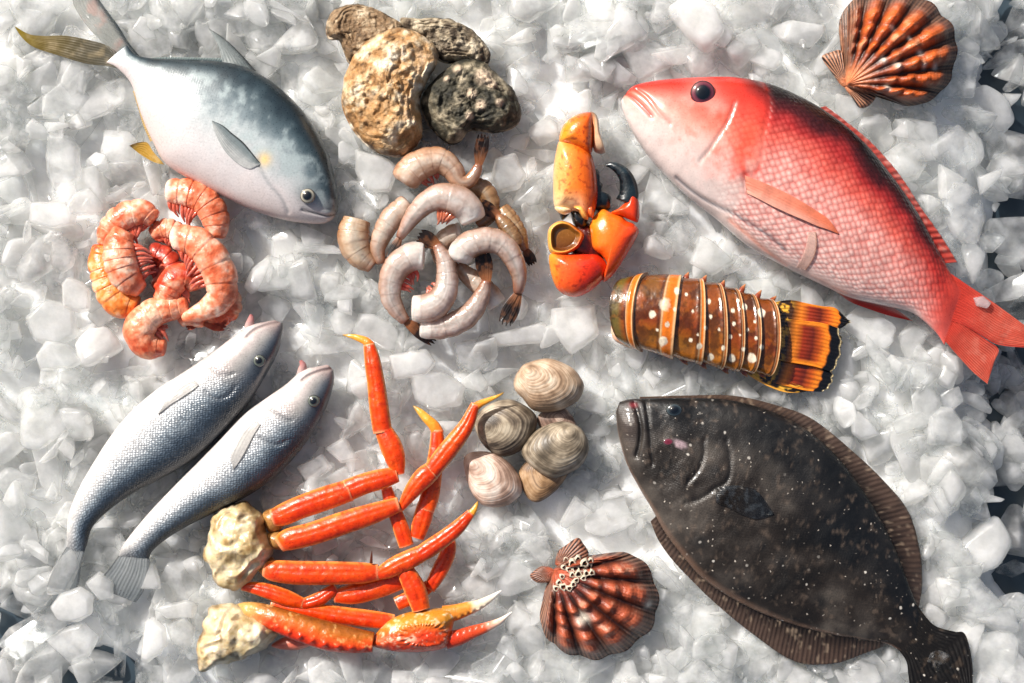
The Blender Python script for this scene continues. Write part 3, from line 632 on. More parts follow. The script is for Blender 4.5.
grn = [hx('14140f'), hx('38352a'), hx('746b58'), hx('b3a68e')]
gry = [hx('1f1a14'), hx('55483a'), hx('94866f'), hx('cabda5')]
oyster('small tan oyster with a smooth rounded end, upper left in the cluster',
    [(326,22),(334,9),(352,3),(371,6),(389,15),(402,27),(392,44),(372,54),(351,62),(344,50),(339,38),(328,36)], 12, 15, [hx('2e2319'), hx('7d6347'), hx('ac9679'), hx('d0bfa6')], 301, tilt=(.0, .05), rough=.6, flut=1.2)
oyster('grey brown flaky oyster at the back, behind the big tan one',
    [(400,18),(418,18),(439,17),(465,26),(484,41),(491,55),(485,64),(465,60),(446,60),(430,52),(412,38)], 12, 16, gry, 303, tilt=(.1, -.15))
oyster('largest oyster, rough tan and brown all over, in front of the cluster',
    [(351,62),(362,47),(381,33),(402,28),(421,35),(436,49),(438,62),(428,80),(421,98),(421,118),(422,137),(413,150),(397,156),(374,149),(355,131),(343,106),(344,84)], 20, 30, tan, 302, rough=1.1)
oyster('dark grey oyster dotted with pale barnacle stumps, at the right of the cluster',
    [(422,97),(437,77),(460,60),(480,60),(497,74),(514,91),(522,110),(517,124),(497,131),(471,129),(461,140),(449,142),(432,127),(423,111)], 14, 22, grn, 304,
    knobs=[(458,71,4.5,5),(472,96,5,5),(484,79,8,6),(492,86,5,5),(481,107,5,3),(500,105,4,3.5),(447,81,3,3),(470,118,4,3)])

def clam(label, O, umbo, z0, hu, pal, seed, ang=None, under=True, band=14):
    O = np.asarray(O, float); c = O.mean(0)
    t = thing('clam', label, 'clam', (c[0], c[1], 0), 'heap of littleneck clams')
    def mk(sg):
        def disp(V, R, T, top, rc):
            X, Y = V[..., 0], V[..., 1]
            wob = (fbm(X, Y, 0, 20, 2, seed)-.5)*.03
            ring = np.sin((R+wob)*band*6.28)*.12 + np.sin((R+wob)*band*2.3*6.28+1)*.12
            V[..., 2] += top*ring*ss(.06, .3, R)*ss(1.0, .9, rc)
            d = np.hypot(X-umbo[0], Y-umbo[1]); V[..., 2] += top*hu*.22*np.exp(-(d/9)**2)*ss(1.0, .75, rc)
            return V
        return disp
    def paint(X, Y, Z, R, T, top):
        wob = (fbm(X, Y, 0, 20, 2, seed)-.5)*.03; q = R+wob
        n = vnoise(q*20, q*0, 0, seed+1); n2 = vnoise(q*75, 0*q, 0, seed+2); n3 = fbm(X, Y, 0, 14, 4, seed+3)
        C = ramp((.5+(n-.5)*.14+(n2-.5)*.24+(n3-.5)*.9), [(.25, pal[0]), (.45, pal[1]), (.6, pal[2]), (.75, pal[3])])
        C = mix(C, pal[0]*.6, ss(.74, .88, n2)*.5)
        C = mix(C, pal[2], ss(.12, .02, R)*.6)
        return C
    pillow('upper_valve', O, z0, hu, 1.5, M_CLAM, t, paint, mk(1), M=110, nr=90, nb=4, p=2.3, q=1.75, centre=umbo)
    if under:
        pillow('lower_valve', scale_outline(O, .985, .5, .8), z0-2.2, 1.5, hu*.85, M_CLAM, t, lambda X, Y, Z, R, T, tp: paint(X, Y, Z, R, T, tp)*.9, M=80, nr=8, nb=16, p=2.3, q=1.75)
    return t
cb = [hx('55473a'), hx('8a7763'), hx('b5a48f'), hx('cdbfae')]
clam('brown clam tucked under the heap, only its lower rim showing', [(519,473),(533,459),(556,459),(569,468),(566,478),(555,492),(537,503),(525,495)], (552,466), 4, 9, [hx('4c3826'), hx('7d5f43'), hx('9f7e5b'), hx('b8997a')], 403)
clam('small pinkish brown clam showing between the top clam and the ridged grey clam', [(537,421),(546,409),(560,406),(571,414),(577,428),(568,437),(550,438)], (560,416), 3, 9, [hx('4f3d33'), hx('7b6154'), hx('9c8373'), hx('b8a393')], 404)
clam('light brown clam lying on top at the upper end of the heap', [(514,380),(519,370),(527,363),(549,358.5),(571,367),(581,378),(584,388),(577,401),(556,411),(534,410.5),(523,399),(515,390)], (525,368.5), 14, 21, [hx('65503e'), hx('947a62'), hx('b89f86'), hx('d2c0aa')], 401)
clam('olive grey clam at the left of the heap, touched by a crab leg tip', [(475,420),(487,406),(507,399.5),(524,405),(537,418),(533,437),(520,451),(502,457),(487,449.5),(477,435)], (480,427.5), 8, 19, [hx('3a3129'), hx('6e6152'), hx('978975'), hx('b5a893')], 402)
clam('whitish pink clam with a dark hinge line, lowest on the left of the heap', [(464,458),(475,452),(495,454),(512,466),(521,482),(520,496),(505,506.5),(485,507),(472,494),(465,474)], (469.5,461.5), 7, 17, [hx('8b6f5f'), hx('bb9d8b'), hx('d6c3b4'), hx('e4d9cd')], 405, band=9)
clam('ridged grey clam on the right of the heap, over the brown one', [(522,449.5),(537,430),(562,421.5),(582,429.5),(589,449),(579,467),(557,477.5),(542,474),(527,462)], (572,427), 15, 20, [hx('4c4337'), hx('7f7260'), hx('ab9d88'), hx('c8bca9')], 406, band=12)

def scallop(label, hinge, fan, ears, H, pal, seed, z0, nrib=9, knobrows=(.42, .58, .73, .86), barn=None, spots=()):
    """fan: outline of the fan from one side of the hinge round to the other"""
    t = thing('scallop', label, 'scallop', (np.mean([p[0] for p in fan]), np.mean([p[1] for p in fan]), 0), 'lion paw scallops on the ice')
    F = crom(np.asarray(fan, float), 210); h = np.asarray(hinge, float)
    a = np.unwrap(np.arctan2(F[:, 1]-h[1], F[:, 0]-h[0])); sfan = (a-a[0])/(a[-1]-a[0])
    n, m = 130, 210
    rho = np.linspace(0.0, 1, n)**.9
    XY = h + (F-h)[None]*rho[:, None, None]
    R = rho[:, None]*np.ones((1, m)); Sx = sfan[None]*np.ones((n, 1))
    rng = np.random.RandomState(seed)
    ph = Sx*nrib
    ribid = np.clip(np.floor(ph).astype(int), 0, nrib-1)
    rib = np.sin(np.pi*(ph-np.floor(ph)))**1.3
    kn = 0*R
    joff = rng.uniform(-.03, .03, nrib+1); jam = rng.uniform(.65, 1.15, (nrib+1, len(knobrows)))
    for k, kr in enumerate(knobrows):
        dd = (R-kr-joff[ribid])/(.042+.012*k)
        kn = kn + np.where(dd > 0, np.exp(-dd**2*1.5), np.exp(-dd**2*.55))*jam[ribid, k]
    kn = kn*rib
    edgef = ss(0, .06, Sx)*ss(1, .94, Sx)
    dome = H*np.clip(np.sin(np.pi*np.clip(R*.93+.08, 0, 1)**.8), 0, 1)**.7*np.clip(np.sin(np.pi*np.clip(Sx*.94+.03, 0, 1)), 0, 1)**.55
    fine = np.cos(2*np.pi*ph*7)
    wr = R+.012*np.sin(ph*2*np.pi)
    Z = z0 + dome + edgef*(rib*(1.0+3.4*ss(.1, .6, R)*ss(1.05, .8, R)) + kn*7.5*ss(.1, .5, R)) + fine*.5*ss(.35, .75, R) + .12*np.sin(wr*190)*ss(.3, .8, R)
    Z = Z + (fbm(XY[..., 0], XY[..., 1], 0, 6, 3, seed)-.5)*1.6
    # scalloped rim
    wv = (rib-.5)*3.0*ss(.8, 1, R)*edgef
    d = (F-h)/np.linalg.norm(F-h, axis=1, keepdims=True)
    XY = XY + d[None]*wv[..., None]
    X, Y = XY[..., 0], XY[..., 1]
    nn = fbm(X, Y, 0, 8, 4, seed+1); n2 = fbm(X, Y, 0, 22, 4, seed+2)
    C = mix(pal['groove'], pal['rib'], ss(.4, .8, rib)*(.55+.45*nn))
    C = mix(C, pal['knob'], np.clip(kn*1.2, 0, 1)*ss(.2, .5, nn+.2))
    C = mix(C, pal['pale'], ss(.55, .75, nn)*ss(.3, .9, kn+rib*.3)*.6)
    rim = ss(.72, .9, R)
    st = ss(-.3, .6, fine)
    C = mix(C, mix(pal['rim0'], pal['rim1'], st*(.4+.6*nn)), rim*.85*(1-.5*np.clip(kn, 0, 1)))
    side = np.maximum(ss(.13, .04, Sx), ss(.87, .96, Sx))
    C = mix(C, mix(pal['rim0'], pal['rim1'], st), side*.8)
    C = mix(C, pal['umbo'], ss(.3, .05, R)*.8)
    C = mix(C, pal['rim0'], ss(.5, .9, np.sin(wr*62)*.5+.5)*.15*ss(.4, .7, R))
    for sx, sy, sr in spots:
        f = np.exp(-((X-sx)**2+(Y-sy)**2)/(sr*sr)*(.6+nn))
        C = mix(C, hx('d9cfc0'), f*.95); Z = Z+f*1.2
    top = np.concatenate([XY, Z[..., None]], -1)
    bot = np.concatenate([XY, np.minimum(Z-.8, z0-1.0+0*Z)[..., None]], -1)
    V = np.concatenate([top, bot[:, ::-1][:, ::6]], 1)
    CC = np.concatenate([C, C[:, ::-1][:, ::6]*.8], 1)
    sh = grid_obj('shell', V[1:], M_SCALLOP, t, CC[1:], np.stack([V[..., 0], V[..., 1]], -1)[1:]/100)
    for E in ears:
        E = np.asarray(E, float)
        def ep(X, Y, Z, R, T, top):
            f = np.cos(np.arctan2(Y-h[1], X-h[0])*60)
            return mix(mix(pal['rim0'], pal['ear'], ss(-.5, .5, f)), pal['umbo'], ss(12, 4, np.hypot(X-h[0], Y-h[1]))*.6)
        def ed(V, R, T, top, rc):
            V[..., 2] += top*(np.cos(np.arctan2(V[..., 1]-h[1], V[..., 0]-h[0])*60)*.5); return V
        pillow('ear', E, z0+1, 5, 3, M_SCALLOP, t, ep, ed, M=70, nr=24, nb=5, p=4, q=2)
    if barn:
        bm_v, bm_f, bm_c = [], [], []
        T = top.reshape(-1, 3)
        for bx, by, br in barn:
            z = float(topz(top, bx, by)[0]); k0 = len(bm_v)
            prof = [(1.3, -.8), (1.1, .3), (.95, .9), (.72, 1.1), (.58, .7), (.5, -.2)]
            for r_, z_ in prof:
                for q in range(10):
                    an = q*2*np.pi/10; rr = br*r_*(1+.16*np.sin(an*3+bx)+.1*np.sin(an*5+by))
                    bm_v.append((bx+rr*np.cos(an), by+rr*np.sin(an), z+z_*br*.8)); bm_c.append(hx('c9bda9') if r_ > .6 else hx('4a3f33'))
            k1 = len(bm_v); bm_v.append((bx, by, z-.1*br)); bm_c.append(hx('2e2620'))
            for i in range(5):
                for q in range(10):
                    bm_f.append((k0+i*10+q, k0+i*10+(q+1) % 10, k0+(i+1)*10+(q+1) % 10, k0+(i+1)*10+q))
            for q in range(10): bm_f.append((k0+50+q, k0+50+(q+1) % 10, k1))
        mesh_obj('barnacle_crust', bm_v, bm_f, M_OYSTER, sh, np.array(bm_c))
    return t, top
P1 = dict(groove=hx('3a1d16'), rib=hx('8f3f22'), knob=hx('d2622a'), pale=hx('ddaa82'), rim0=hx('241816'), rim1=hx('8e6a54'), umbo=hx('e08a5c'), ear=hx('b78468'))
scallop('orange ribbed scallop shell in the top right corner, above the red fish', (846,85),
    [(846,80),(845,62),(841.5,40),(840.5,22),(846,8),(855,-1),(868,-7),(893,-9),(918,-5),(936,5),(948,18),(955,28),(958,40),(957.5,54),(955,68),(948,85),(938,95),(925,102),(910,105.5),(897,101),(886,97),(876,95),(858,92)],
    [[(823,56.5),(832,51),(842,49.5),(846,62),(849,76),(850,86),(843,85),(833,72)], [(846,86),(856,87),(868,90),(877,96),(870,105),(861,107),(854,98)]], 25, P1, 501, 8,
    spots=[(880,63,3),(889,30,2.5),(906,40,2.2),(917,55,3),(921,68,2.5),(894,69,4),(885,90,3),(933,68,3)])
P2 = dict(groove=hx('2a1512'), rib=hx('6d2f22'), knob=hx('b2583a'), pale=hx('cf9f86'), rim0=hx('2b1714'), rim1=hx('a57c66'), umbo=hx('b9583a'), ear=hx('9c6a54'))
rng = random.Random(3)
barn = [(566+dx, 562+dy, r*1.25) for dx, dy, r in [(6,0,3),(12,-3,2.6),(18,-1,3),(22,3,2.6),(9,5,2.6),(15,4,3.2),(20,9,2.4),(3,6,2.4),(12,10,2.8),(6,11,2.2),(-2,4,2.2),(0,-2,2.2),(17,14,2.2),(-7,19,2.2),(-3,23,2.8),(3,24,2.4),(7,20,2.2),(-10,25,2.2),(24,-3,2.2),(10,16,2),(-4,13,2),(25,8,2.2)]]
scallop('red brown scallop shell crusted with pale barnacles at its hinge, below the clams', (554,570),
    [(552,577),(546,588),(543,600),(540,619),(547,638),(557,648),(569,654.5),(582,658),(595,660),(607,658),(618,654.5),(636,644),(653,626),(658.5,604),(655.5,584),(646,565),(635,556.5),(624,553),(606,554.5),(593,556.5),(580,557),(566,559)],
    [[(530,576.5),(535,571),(542,567),(550,568),(556,573),(552,582),(546,584),(536,583)], [(556,566),(558,553),(566,546),(578,538.5),(584,545),(589,553),(586,559),(570,564)]], 27, P2, 507, 8, barn=barn,
    spots=[(583,617,6.5),(648,604,3.5)])
# ------------------------------------------------------------------ stone crab claw, snow crab, spiny lobster tail
def blob(name, O, z0, hu, hd, mat, parent, stops_or_fn, disp=None, **k):
    fn = stops_or_fn
    return pillow(name, O, z0, hu, hd, mat, parent, fn, disp, **k)
def stone_claw():
    t = thing('crab_claw', 'orange crab claw with black pincer tips, right of the raw shrimp', 'crab claw', (590, 205, 0))
    def speck(base_fn, amt, seed, col=hx('8e1e0c'), hi=None):
        def f(X, Y, Z, R, T, top):
            C = base_fn(X, Y)
            n = fbm(X, Y, 0, 2.7, 2, seed)
            return mix(C, col, ss(.62, .76, n)*amt*ss(.98, .7, R))
        return f
    # pale orange segment, rounded cap on top; left highlight and shaded right painted in
    up = lambda X, Y: ramp((X-553)/44+.12*(fbm(X, Y, 0, 14, 3, 7)-.5), [(0, hx('f0b878')), (.3, hx('ea8f3a')), (.55, hx('e26d1c')), (1, hx('c8400e'))])
    def up2(X, Y):
        C = up(X, Y); return mix(C, hx('f4d9ab'), ss(188, 214, Y)*ss(590, 572, X)*.85)
    blob('upper_segment', [(560,141),(575,141),(589,151),(594,163),(597,180),(597.5,198),(594,214),(587,218),(580,213),(566,210),(555,208),(553,190),(553.5,168),(556,152)], 18, 21, 17, M_CRABSHELL, t, speck(up2, .55, 61), p=2.5)
    cp = lambda X, Y: ramp((X-560)/36+.1*(fbm(X, Y, 0, 10, 3, 8)-.5), [(0, hx('ee9a2e')), (.4, hx('e6731a')), (1, hx('cb3a0c'))])
    blob('shell_cap', [(559,141),(563,126),(574,116),(588,112.5),(593,116),(594,130),(593,146),(590,155),(578,150),(566,145)], 18, 22.5, 17, M_CRABSHELL, t, speck(cp, .7, 62), p=2.6)
    pillow('cap_rim', [(588,113),(594,113),(598,119),(600,133),(603,144),(605,152),(600,154),(594,151),(592,140),(591,126)], 17, 15, 12, M_MEAT, t, lambda X, Y, Z, R, T, tp: mix(mix(hx('d9b491'), hx('d97a3c'), ss(596, 592, X)), hx('8b7a66'), ss(124, 114, Y)*.7), p=3)
    for O, z, c in [([(555,207),(566,207),(572,211),(565,215),(557,212)], 20, hx('f2d2a0')), ([(572,207),(580,205),(586,212),(588,220),(583,219),(578,212)], 23, hx('eda650')), ([(586,206),(592,206),(594,214),(592,219),(587,214)], 23, hx('e2632e'))]:
        blob('hinge_knob', O, z, 10, 8, M_CRABSHELL, t, lambda X, Y, Z, R, T, tp, c=c: c+0*X[..., None])
    blk = lambda X, Y, Z, R, T, tp: mix(hx('0b1013'), hx('1c262b'), ss(.3, .7, fbm(X, Y, 0, 9, 3, 63)))
    blob('fixed_finger', [(592,170),(599,170),(600,180),(603,184),(603,192),(609,194),(612,199),(611,208),(604,212),(594,210),(590,195)], 10, 13, 10, M_CRABSHELL, t, blk, p=3)
    blob('black_joint', [(571,208),(577,210),(583,216),(588,220),(587,226),(582,229),(575,226),(572,219)], 10, 12, 9, M_CRABSHELL, t, blk, p=3)
    blob('black_joint', [(555,209),(564,208),(571,206),(570,213),(566,218),(562,220),(559,213)], 10, 9, 7, M_CRABSHELL, t, blk, p=3)
    loft('moving_finger', tube_st([(605.5,166),(611,166),(619,170),(625,177),(628,186),(628.5,196),(626,203)], [1.2,3.4,5.6,7.2,8.8,10.2,11], [22,22,22,22,21,20,19], 1.0), M_CRABSHELL, t,
         lambda X, Y, Z, u, w, tp: mix(hx('0c1317'), hx('24333a'), ss(.4, .8, fbm(X, Y, 0, 12, 3, 64))*.7), nu=90, nv=48,
         disp=lambda V, u, w, top, tt: (V.__setitem__((Ellipsis, 2), V[..., 2]-.8*ss(.75, 1, w)*np.sin(u*38)), V)[1])
    rd = lambda X, Y, Z, R, T, tp: ramp((X-608)/34, [(0, hx('e8641c')), (.5, hx('e2441a')), (1, hx('c92a14'))])
    blob('finger_base', [(611,213),(619,208),(627,200),(633,191),(638,199),(639.5,210),(638,222),(632,221),(622,217)], 18, 14, 12, M_CRABSHELL, t, rd, p=2.6)
    pl = lambda X, Y, Z, R, T, tp: ramp(((X-590)*.8+(Y-215)*.35)/60+.1*(fbm(X, Y, 0, 16, 3, 66)-.5), [(0, hx('ee8a20')), (.35, hx('ea6a18')), (.6, hx('e04418')), (1, hx('bb2410'))])  # bright upper left and shaded lower right painted into the palm colour
    blob('palm', [(590,223),(596,214),(603,209),(612,213),(621,216),(627,221),(634,224),(639,231),(635,241),(628,253),(619,267),(611,277),(604,282),(603,277),(607,265),(602,256),(593,248),(591,236)], 16, 20, 14, M_CRABSHELL, t, pl, p=2.5, M=120)
    kn = lambda X, Y: ramp((X-549)/58+.12*(fbm(X, Y, 0, 14, 3, 67)-.5), [(0, hx('ef9a34')), (.18, hx('e55a1c')), (.6, hx('da3216')), (1, hx('a81a10'))])
    blob('knuckle', [(549,256),(556,253),(570,254),(586,254),(598,255),(606,263),(606,274),(601,282),(590,291.5),(577,297),(566,295.5),(557,289),(551,274)], 16, 22, 16, M_CRABSHELL, t, speck(kn, .7, 68), p=2.3)
    pillow('joint_shadow_fill', [(572,228),(588,222),(598,240),(604,258),(596,264),(580,260),(570,250)], 6, 13, 8, M_CRABSHELL, t, lambda X, Y, Z, R, T, tp: mix(hx('2a0c0a'), hx('6d1a10'), fbm(X, Y, 0, 6, 3, 69)))  # added dark red fill standing in for the shadow between palm and knuckle
    # open socket: rim with a hollow brown membrane
    def sd(V, R, T, top, rc):
        V[..., 2] += top*(3.5*np.exp(-((R-.86)/.09)**2) - 6*ss(.8, .55, R)); return V
    def sp(X, Y, Z, R, T, tp):
        inner = ramp((Y-222)/30, [(0, hx('8c5a1e')), (.5, hx('7a4a18')), (1, hx('5b2d10'))])
        return mix(inner, mix(hx('eeb050'), hx('c8641c'), ss(555, 580, X)), ss(.74, .84, R))
    blob('socket', [(548,231),(553,224),(561,221),(570,223),(577,228),(584,234),(582,242),(577,249),(565,255),(552,254),(548,246)], 18, 12, 12, M_CRABSHELL, t, sp, sd, p=4, M=80, nr=40)
stone_claw()

def legpaint(seed, dark=0., tipcol=None, joint=True):
    def f(X, Y, Z, u, w, top):
        n = fbm(X, Y, 0, 16, 4, seed); n2 = fbm(X, Y, 0, 4, 4, seed+1)
        C = ramp(n*.5+n2*.3+w*.3, [(.2, hx('f07a1e')), (.38, hx('e4500c')), (.6, hx('da3c08')), (.85, hx('c82c08'))])
        C = mix(C, hx('efa452'), np.maximum(ss(.86, 1, w), ss(.14, 0, w)*.7)*.85)             # pale seams along the sides
        C = mix(C, hx('b01e08'), ss(.42, .28, n2)*.6); C = mix(C, hx('a81c08'), ss(.55, .8, fbm(X, Y, 0, 9, 3, seed+7))*.35)
        if joint: C = mix(C, hx('efc08a'), np.maximum(ss(.04, .0, u), ss(.97, 1, u))*.5)
        C = mix(C, hx('f0a060'), ss(.7, .82, n2)*.18)
        if dark: C = C*(1-dark*.4)
        if tipcol is not None: C = mix(C, tipcol, ss(.0, .35, u)); 
        return C
    return f
LEG = {}
def leg_seg(parent, path, ws, z, seed, name='leg_segment', hf=.72, tip=False, mat=None, chain=True):
    pa = legpaint(seed)
    path = [np.asarray(p, float) for p in path]
    if not tip:
        for e, q in ((0, 1), (-1, -2)):
            dd = path[e]-path[q]; path[e] = path[e]+dd/np.linalg.norm(dd)*2.2
    if tip:
        pa = lambda X, Y, Z, u, w, tp: ramp(u, [(0, hx('df5a18')), (.3, hx('e6942c')), (.75, hx('dca13c')), (1, hx('8a6a30'))])
    def disp(V, u, w, top, tt):
        V[..., 2] += top*((fbm(V[..., 0], V[..., 1], 0, 7, 3, seed)-.5)*1.2 - .9*np.exp(-((w-.42)/.06)**2)*ss(.02, .2, u)*ss(1, .8, u)*(0 if tip else 1))
        return V
    par = parent
    if chain and LEG.get(parent.name): par = LEG[parent.name]
    o, V = loft(name if par is not parent else 'leg', tube_st(path, ws, z, hf), mat or M_CRABLEG, par, pa, disp, nu=90, nv=44, ez=1.0)
    if not chain: LEG[parent.name] = o
    return V
def shoulder(parent, O, z0, hu, seed):
    def disp(V, R, T, top, rc):
        X, Y = V[..., 0].copy(), V[..., 1].copy()
        q = (X*.55+Y*.85)*.05+3.2*fbm(X, Y, 0, 26, 2, seed+5)
        V[..., 2] += top*((fbm(X, Y, 0, 30, 3, seed)-.5)*20 + 3*(np.abs((q % 1)-.5)*2) + (fbm(X, Y, 0, 11, 3, seed+1)-.5)*5)*ss(1.02, .8, R)
        c = np.array([X.mean(), Y.mean()]); d = np.stack([X-c[0], Y-c[1]], -1); d /= np.linalg.norm(d, axis=-1, keepdims=True)+1e-6
        V[..., :2] += d*((fbm(X, Y, 0, 8, 3, seed+2)-.5)*7*ss(.5, 1, R))[..., None]
        return V
    def paint(X, Y, Z, R, T, top):
        n = fbm(X, Y, 0, 18, 5, seed+3); n2 = fbm(X, Y, 0, 6, 4, seed+4)
        C = ramp(n*.65+n2*.35, [(.28, hx('6d4f2a')), (.4, hx('a58a5c')), (.5, hx('c6b086')), (.68, hx('d9cbae'))])
        return mix(C, hx('6b5230'), np.maximum(ss(.6, .78, fbm(X, Y, 0, 7, 4, seed+6))*.7, ss(.84, 1, R)*ss(.4, .6, fbm(X, Y, 0, 12, 3, seed+8))*.7))
    return pillow('shoulder', O, z0, hu, 12, M_MEAT, parent, paint, disp, M=120, nr=50, nb=8, p=2.6)
def snow_crab():
    a = thing('snow_crab_legs', 'cluster of red orange crab legs fanning out from a cream shoulder', 'crab legs', (330, 530, 0), 'snow crab clusters')
    shoulder(a, [(243,501),(254,506),(262,514),(266,527),(268,541),(274,552),(268,562),(260,571),(250,581),(235,590),(223,588),(212,580),(211,570),(202,557),(206,543),(209,527),(214,514),(223,506),(233,503)], 12, 26, 601)
    for O in ([(262,514),(278,508),(284,520),(280,530),(268,532)], [(266,534),(284,532),(290,542),(284,550),(270,548)], [(262,560),(272,558),(276,572),(266,578),(258,572)]):
        pillow('leg_root', O, 10, 13, 10, M_MEAT, a, lambda X, Y, Z, R, T, tp: mix(hx('7d4f24'), hx('b98a4e'), fbm(X, Y, 0, 6, 3, 9)))
    # back leg behind everything (lowest)
    leg_seg(a, [(446,536),(449,545),(446,558),(438,574),(430,588)], [5,7,8,8,6], [8,10,11,11,10], 611, chain=False)
    leg_seg(a, [(430,586),(415,596),(398,604)], [6,8,7], [9,9,9], 612)
    leg_seg(a, [(335,597),(352,594.5),(372,589),(392,582),(407,577)], [6,10.5,11.5,11.5,9], [10,11,11,11,11], 613, chain=False)
    leg_seg(a, [(243,587),(256,588.5),(273,593),(288,598.5),(301,603)], [4,6.5,8,8,5.5], [12,14,15,15,14], 614, chain=False)
    leg_seg(a, [(303,604),(317,600),(327,594),(334,589)], [5,7,6.5,5], [14,14,14,13], 615)
    # thin dark leg with a hooked tip
    leg_seg(a, [(437,432),(437,446),(434,470),(430,495),(426,508)], [6,7.5,8.5,9.5,9], [14,15,16,16,15], 616, chain=False)
    leg_seg(a, [(426,506),(422,520),(417,536)], [9,9.5,7.5], [15,15,14], 617)
    leg_seg(a, [(438,434),(434,426),(426,418),(419,411),(413,406)], [6.5,5.5,4.5,3,.8], [14,14,14,13,12], 618, name='leg_tip', tip=True)
    # orange upright leg
    leg_seg(a, [(387,490),(391,503),(397,517),(402,531),(406,544)], [5.5,7,7.5,8,7.5], [15,17,18,18,17], 619, chain=False)
    leg_seg(a, [(403,566),(408,574),(416,590),(421,607)], [8,9.5,11,9], [22,23,23,22], 620)
    # top leg
    leg_seg(a, [(275,517),(284,514),(300,507),(325,498),(349,490)], [8.5,11,11.5,12,11], [22,24,25,25,25], 621, chain=False)
    leg_seg(a, [(350,489),(365,483),(383,478),(396,474.5)], [11,10.5,10,7.5], [25,26,26,25], 622)
    leg_seg(a, [(399,472),(396,459),(391,444),(384,430)], [5.5,10,11,8.5], [24,25,25,24], 623)
    leg_seg(a, [(383,430),(380,410),(377,385),(373,360),(370,346)], [9.5,9.8,9,8,5.5], [24,25,25,25,24], 624)
    leg_seg(a, [(371,346),(366,341),(357,337.5),(350,336),(343,335)], [5.2,4.2,3,1.9,.6], [24,24,23,22,21], 625, name='leg_tip', tip=True)
    # second leg
    leg_seg(a, [(282,543),(290,538.5),(315,532),(344,522),(372,513),(398,504)], [8,11,11.5,11.5,10.5,7.5], [24,27,28,28,28,27], 626, chain=False)
    leg_seg(a, [(402,507),(408,497),(416,486),(425,476),(431,471)], [3,6.5,9,10.5,9.5], [27,29,30,30,29], 627)
    leg_seg(a, [(430,473),(443,456),(457,438.5),(467,424),(475,405.5)], [8.5,9.5,9,7.5,4.5], [29,31,32,33,33], 628)
    leg_seg(a, [(474.5,407),(481,403),(490,399),(498,395.5),(504,392)], [4.6,3.6,2.4,1.4,.5], [33,33,33,33,32], 629, name='leg_tip', tip=True)
    # middle leg
    leg_seg(a, [(266,569),(274,570),(300,572),(340,572),(364,572),(377,571.5)], [7,10.5,12,11.5,10.5,8], [20,22,23,24,24,23], 630, chain=False)
    leg_seg(a, [(379,573),(388,569),(399,563),(411,557.5),(420,553)], [5.5,8.5,9.5,9.5,8.5], [24,26,27,28,28], 631)
    leg_seg(a, [(416,556),(430,547),(447,535),(460,524),(470,513)], [7.5,8.8,8.2,7,4.5], [28,30,31,31,30], 632)
    leg_seg(a, [(469,515),(474,509),(477,503),(478,500)], [4.4,3.2,1.6,.5], [30,30,30,29], 633, name='leg_tip', tip=True)
    # spine on the joint
    loft('joint_spine', tube_st([(372,562),(372.5,555),(373,549)], [1.6,1.1,.3], [28,30,31]), M_CRABLEG, a, lambda X, Y, Z, u, w, tp: hx('5a2a18')+0*u[..., None], nu=20, nv=14)

    b = thing('snow_crab_legs', 'spiny red crab arm with a white tipped pincer, below the leg cluster', 'crab legs', (350, 630, 0), 'snow crab clusters')
    shoulder(b, [(212,606),(224,603),(238,605),(252,612),(266,620),(278,630),(275,640),(267,647),(256,655),(240,661),(222,664),(204,672),(197,664),(197,646),(202,628),(207,614)], 10, 24, 641)
    leg_seg(b, [(272,606),(295,609),(330,615),(370,620),(392,622)], [5,8,9,9,7], [9,10,10,10,10], 642, chain=False)
    def pinkp(X, Y, Z, R, T, tp): return mix(hx('d98a72'), hx('cf5a44'), fbm(X, Y, 0, 7, 3, 31))
    pillow('inner_membrane', [(270,648),(284,638),(300,635),(316,640),(308,648),(292,652)], 4, 9, 6, M_MEAT, b, pinkp)
    def armp(X, Y, Z, u, w, top):
        n = fbm(X, Y, 0, 12, 4, 51); n2 = fbm(X, Y, 0, 4, 3, 52)
        C = ramp(w+(n-.5)*.3, [(0, hx('7a4418')), (.25, hx('b5641f')), (.45, hx('d9571c')), (.7, hx('d93612')), (1, hx('c42a10'))])
        C = mix(C, hx('c9a05a'), ss(275, 245, X)*.8)
        return mix(C, hx('efc27c'), ss(.66, .8, n2)*.5)
    def spiny(V, u, w, top, tt):
        sx = np.sin(u*75)*.5+.5
        V[..., 2] += top*2.6*np.exp(-((w-.72)/.1)**2)*sx**2*ss(.25, .5, u)
        V[..., 2] += top*(fbm(V[..., 0], V[..., 1], 0, 6, 3, 53)-.5)*2.2
        return V
    loft('arm', tube_st([(236,612),(246,611),(258,612),(272,616),(290,622.5),(324,633),(348,638),(374,641)], [7,9,10,11.5,13,14.5,13.5,10], [12,15,20,24,26,27,26,24], .85), M_CRABLEG, b, armp, spiny, nu=140, nv=60)
    def palmp(X, Y, Z, R, T, tp):
        n = fbm(X, Y, 0, 12, 4, 54); n2 = fbm(X, Y, 0, 4, 3, 55)
        C = ramp((Y-605)/46+(n-.5)*.4, [(0, hx('a8701f')), (.35, hx('cf8a2c')), (.6, hx('d9571c')), (1, hx('c92e12'))])
        C = mix(C, hx('d8321a'), np.exp(-((X-425)/22)**2-((Y-633)/10)**2)*.85)
        return mix(C, hx('f2e0c0'), np.maximum(ss(.64, .76, n2)*.5, np.exp(-((X-411)/6)**2-((Y-634)/5)**2)*.8*ss(.4, .6, n2)))
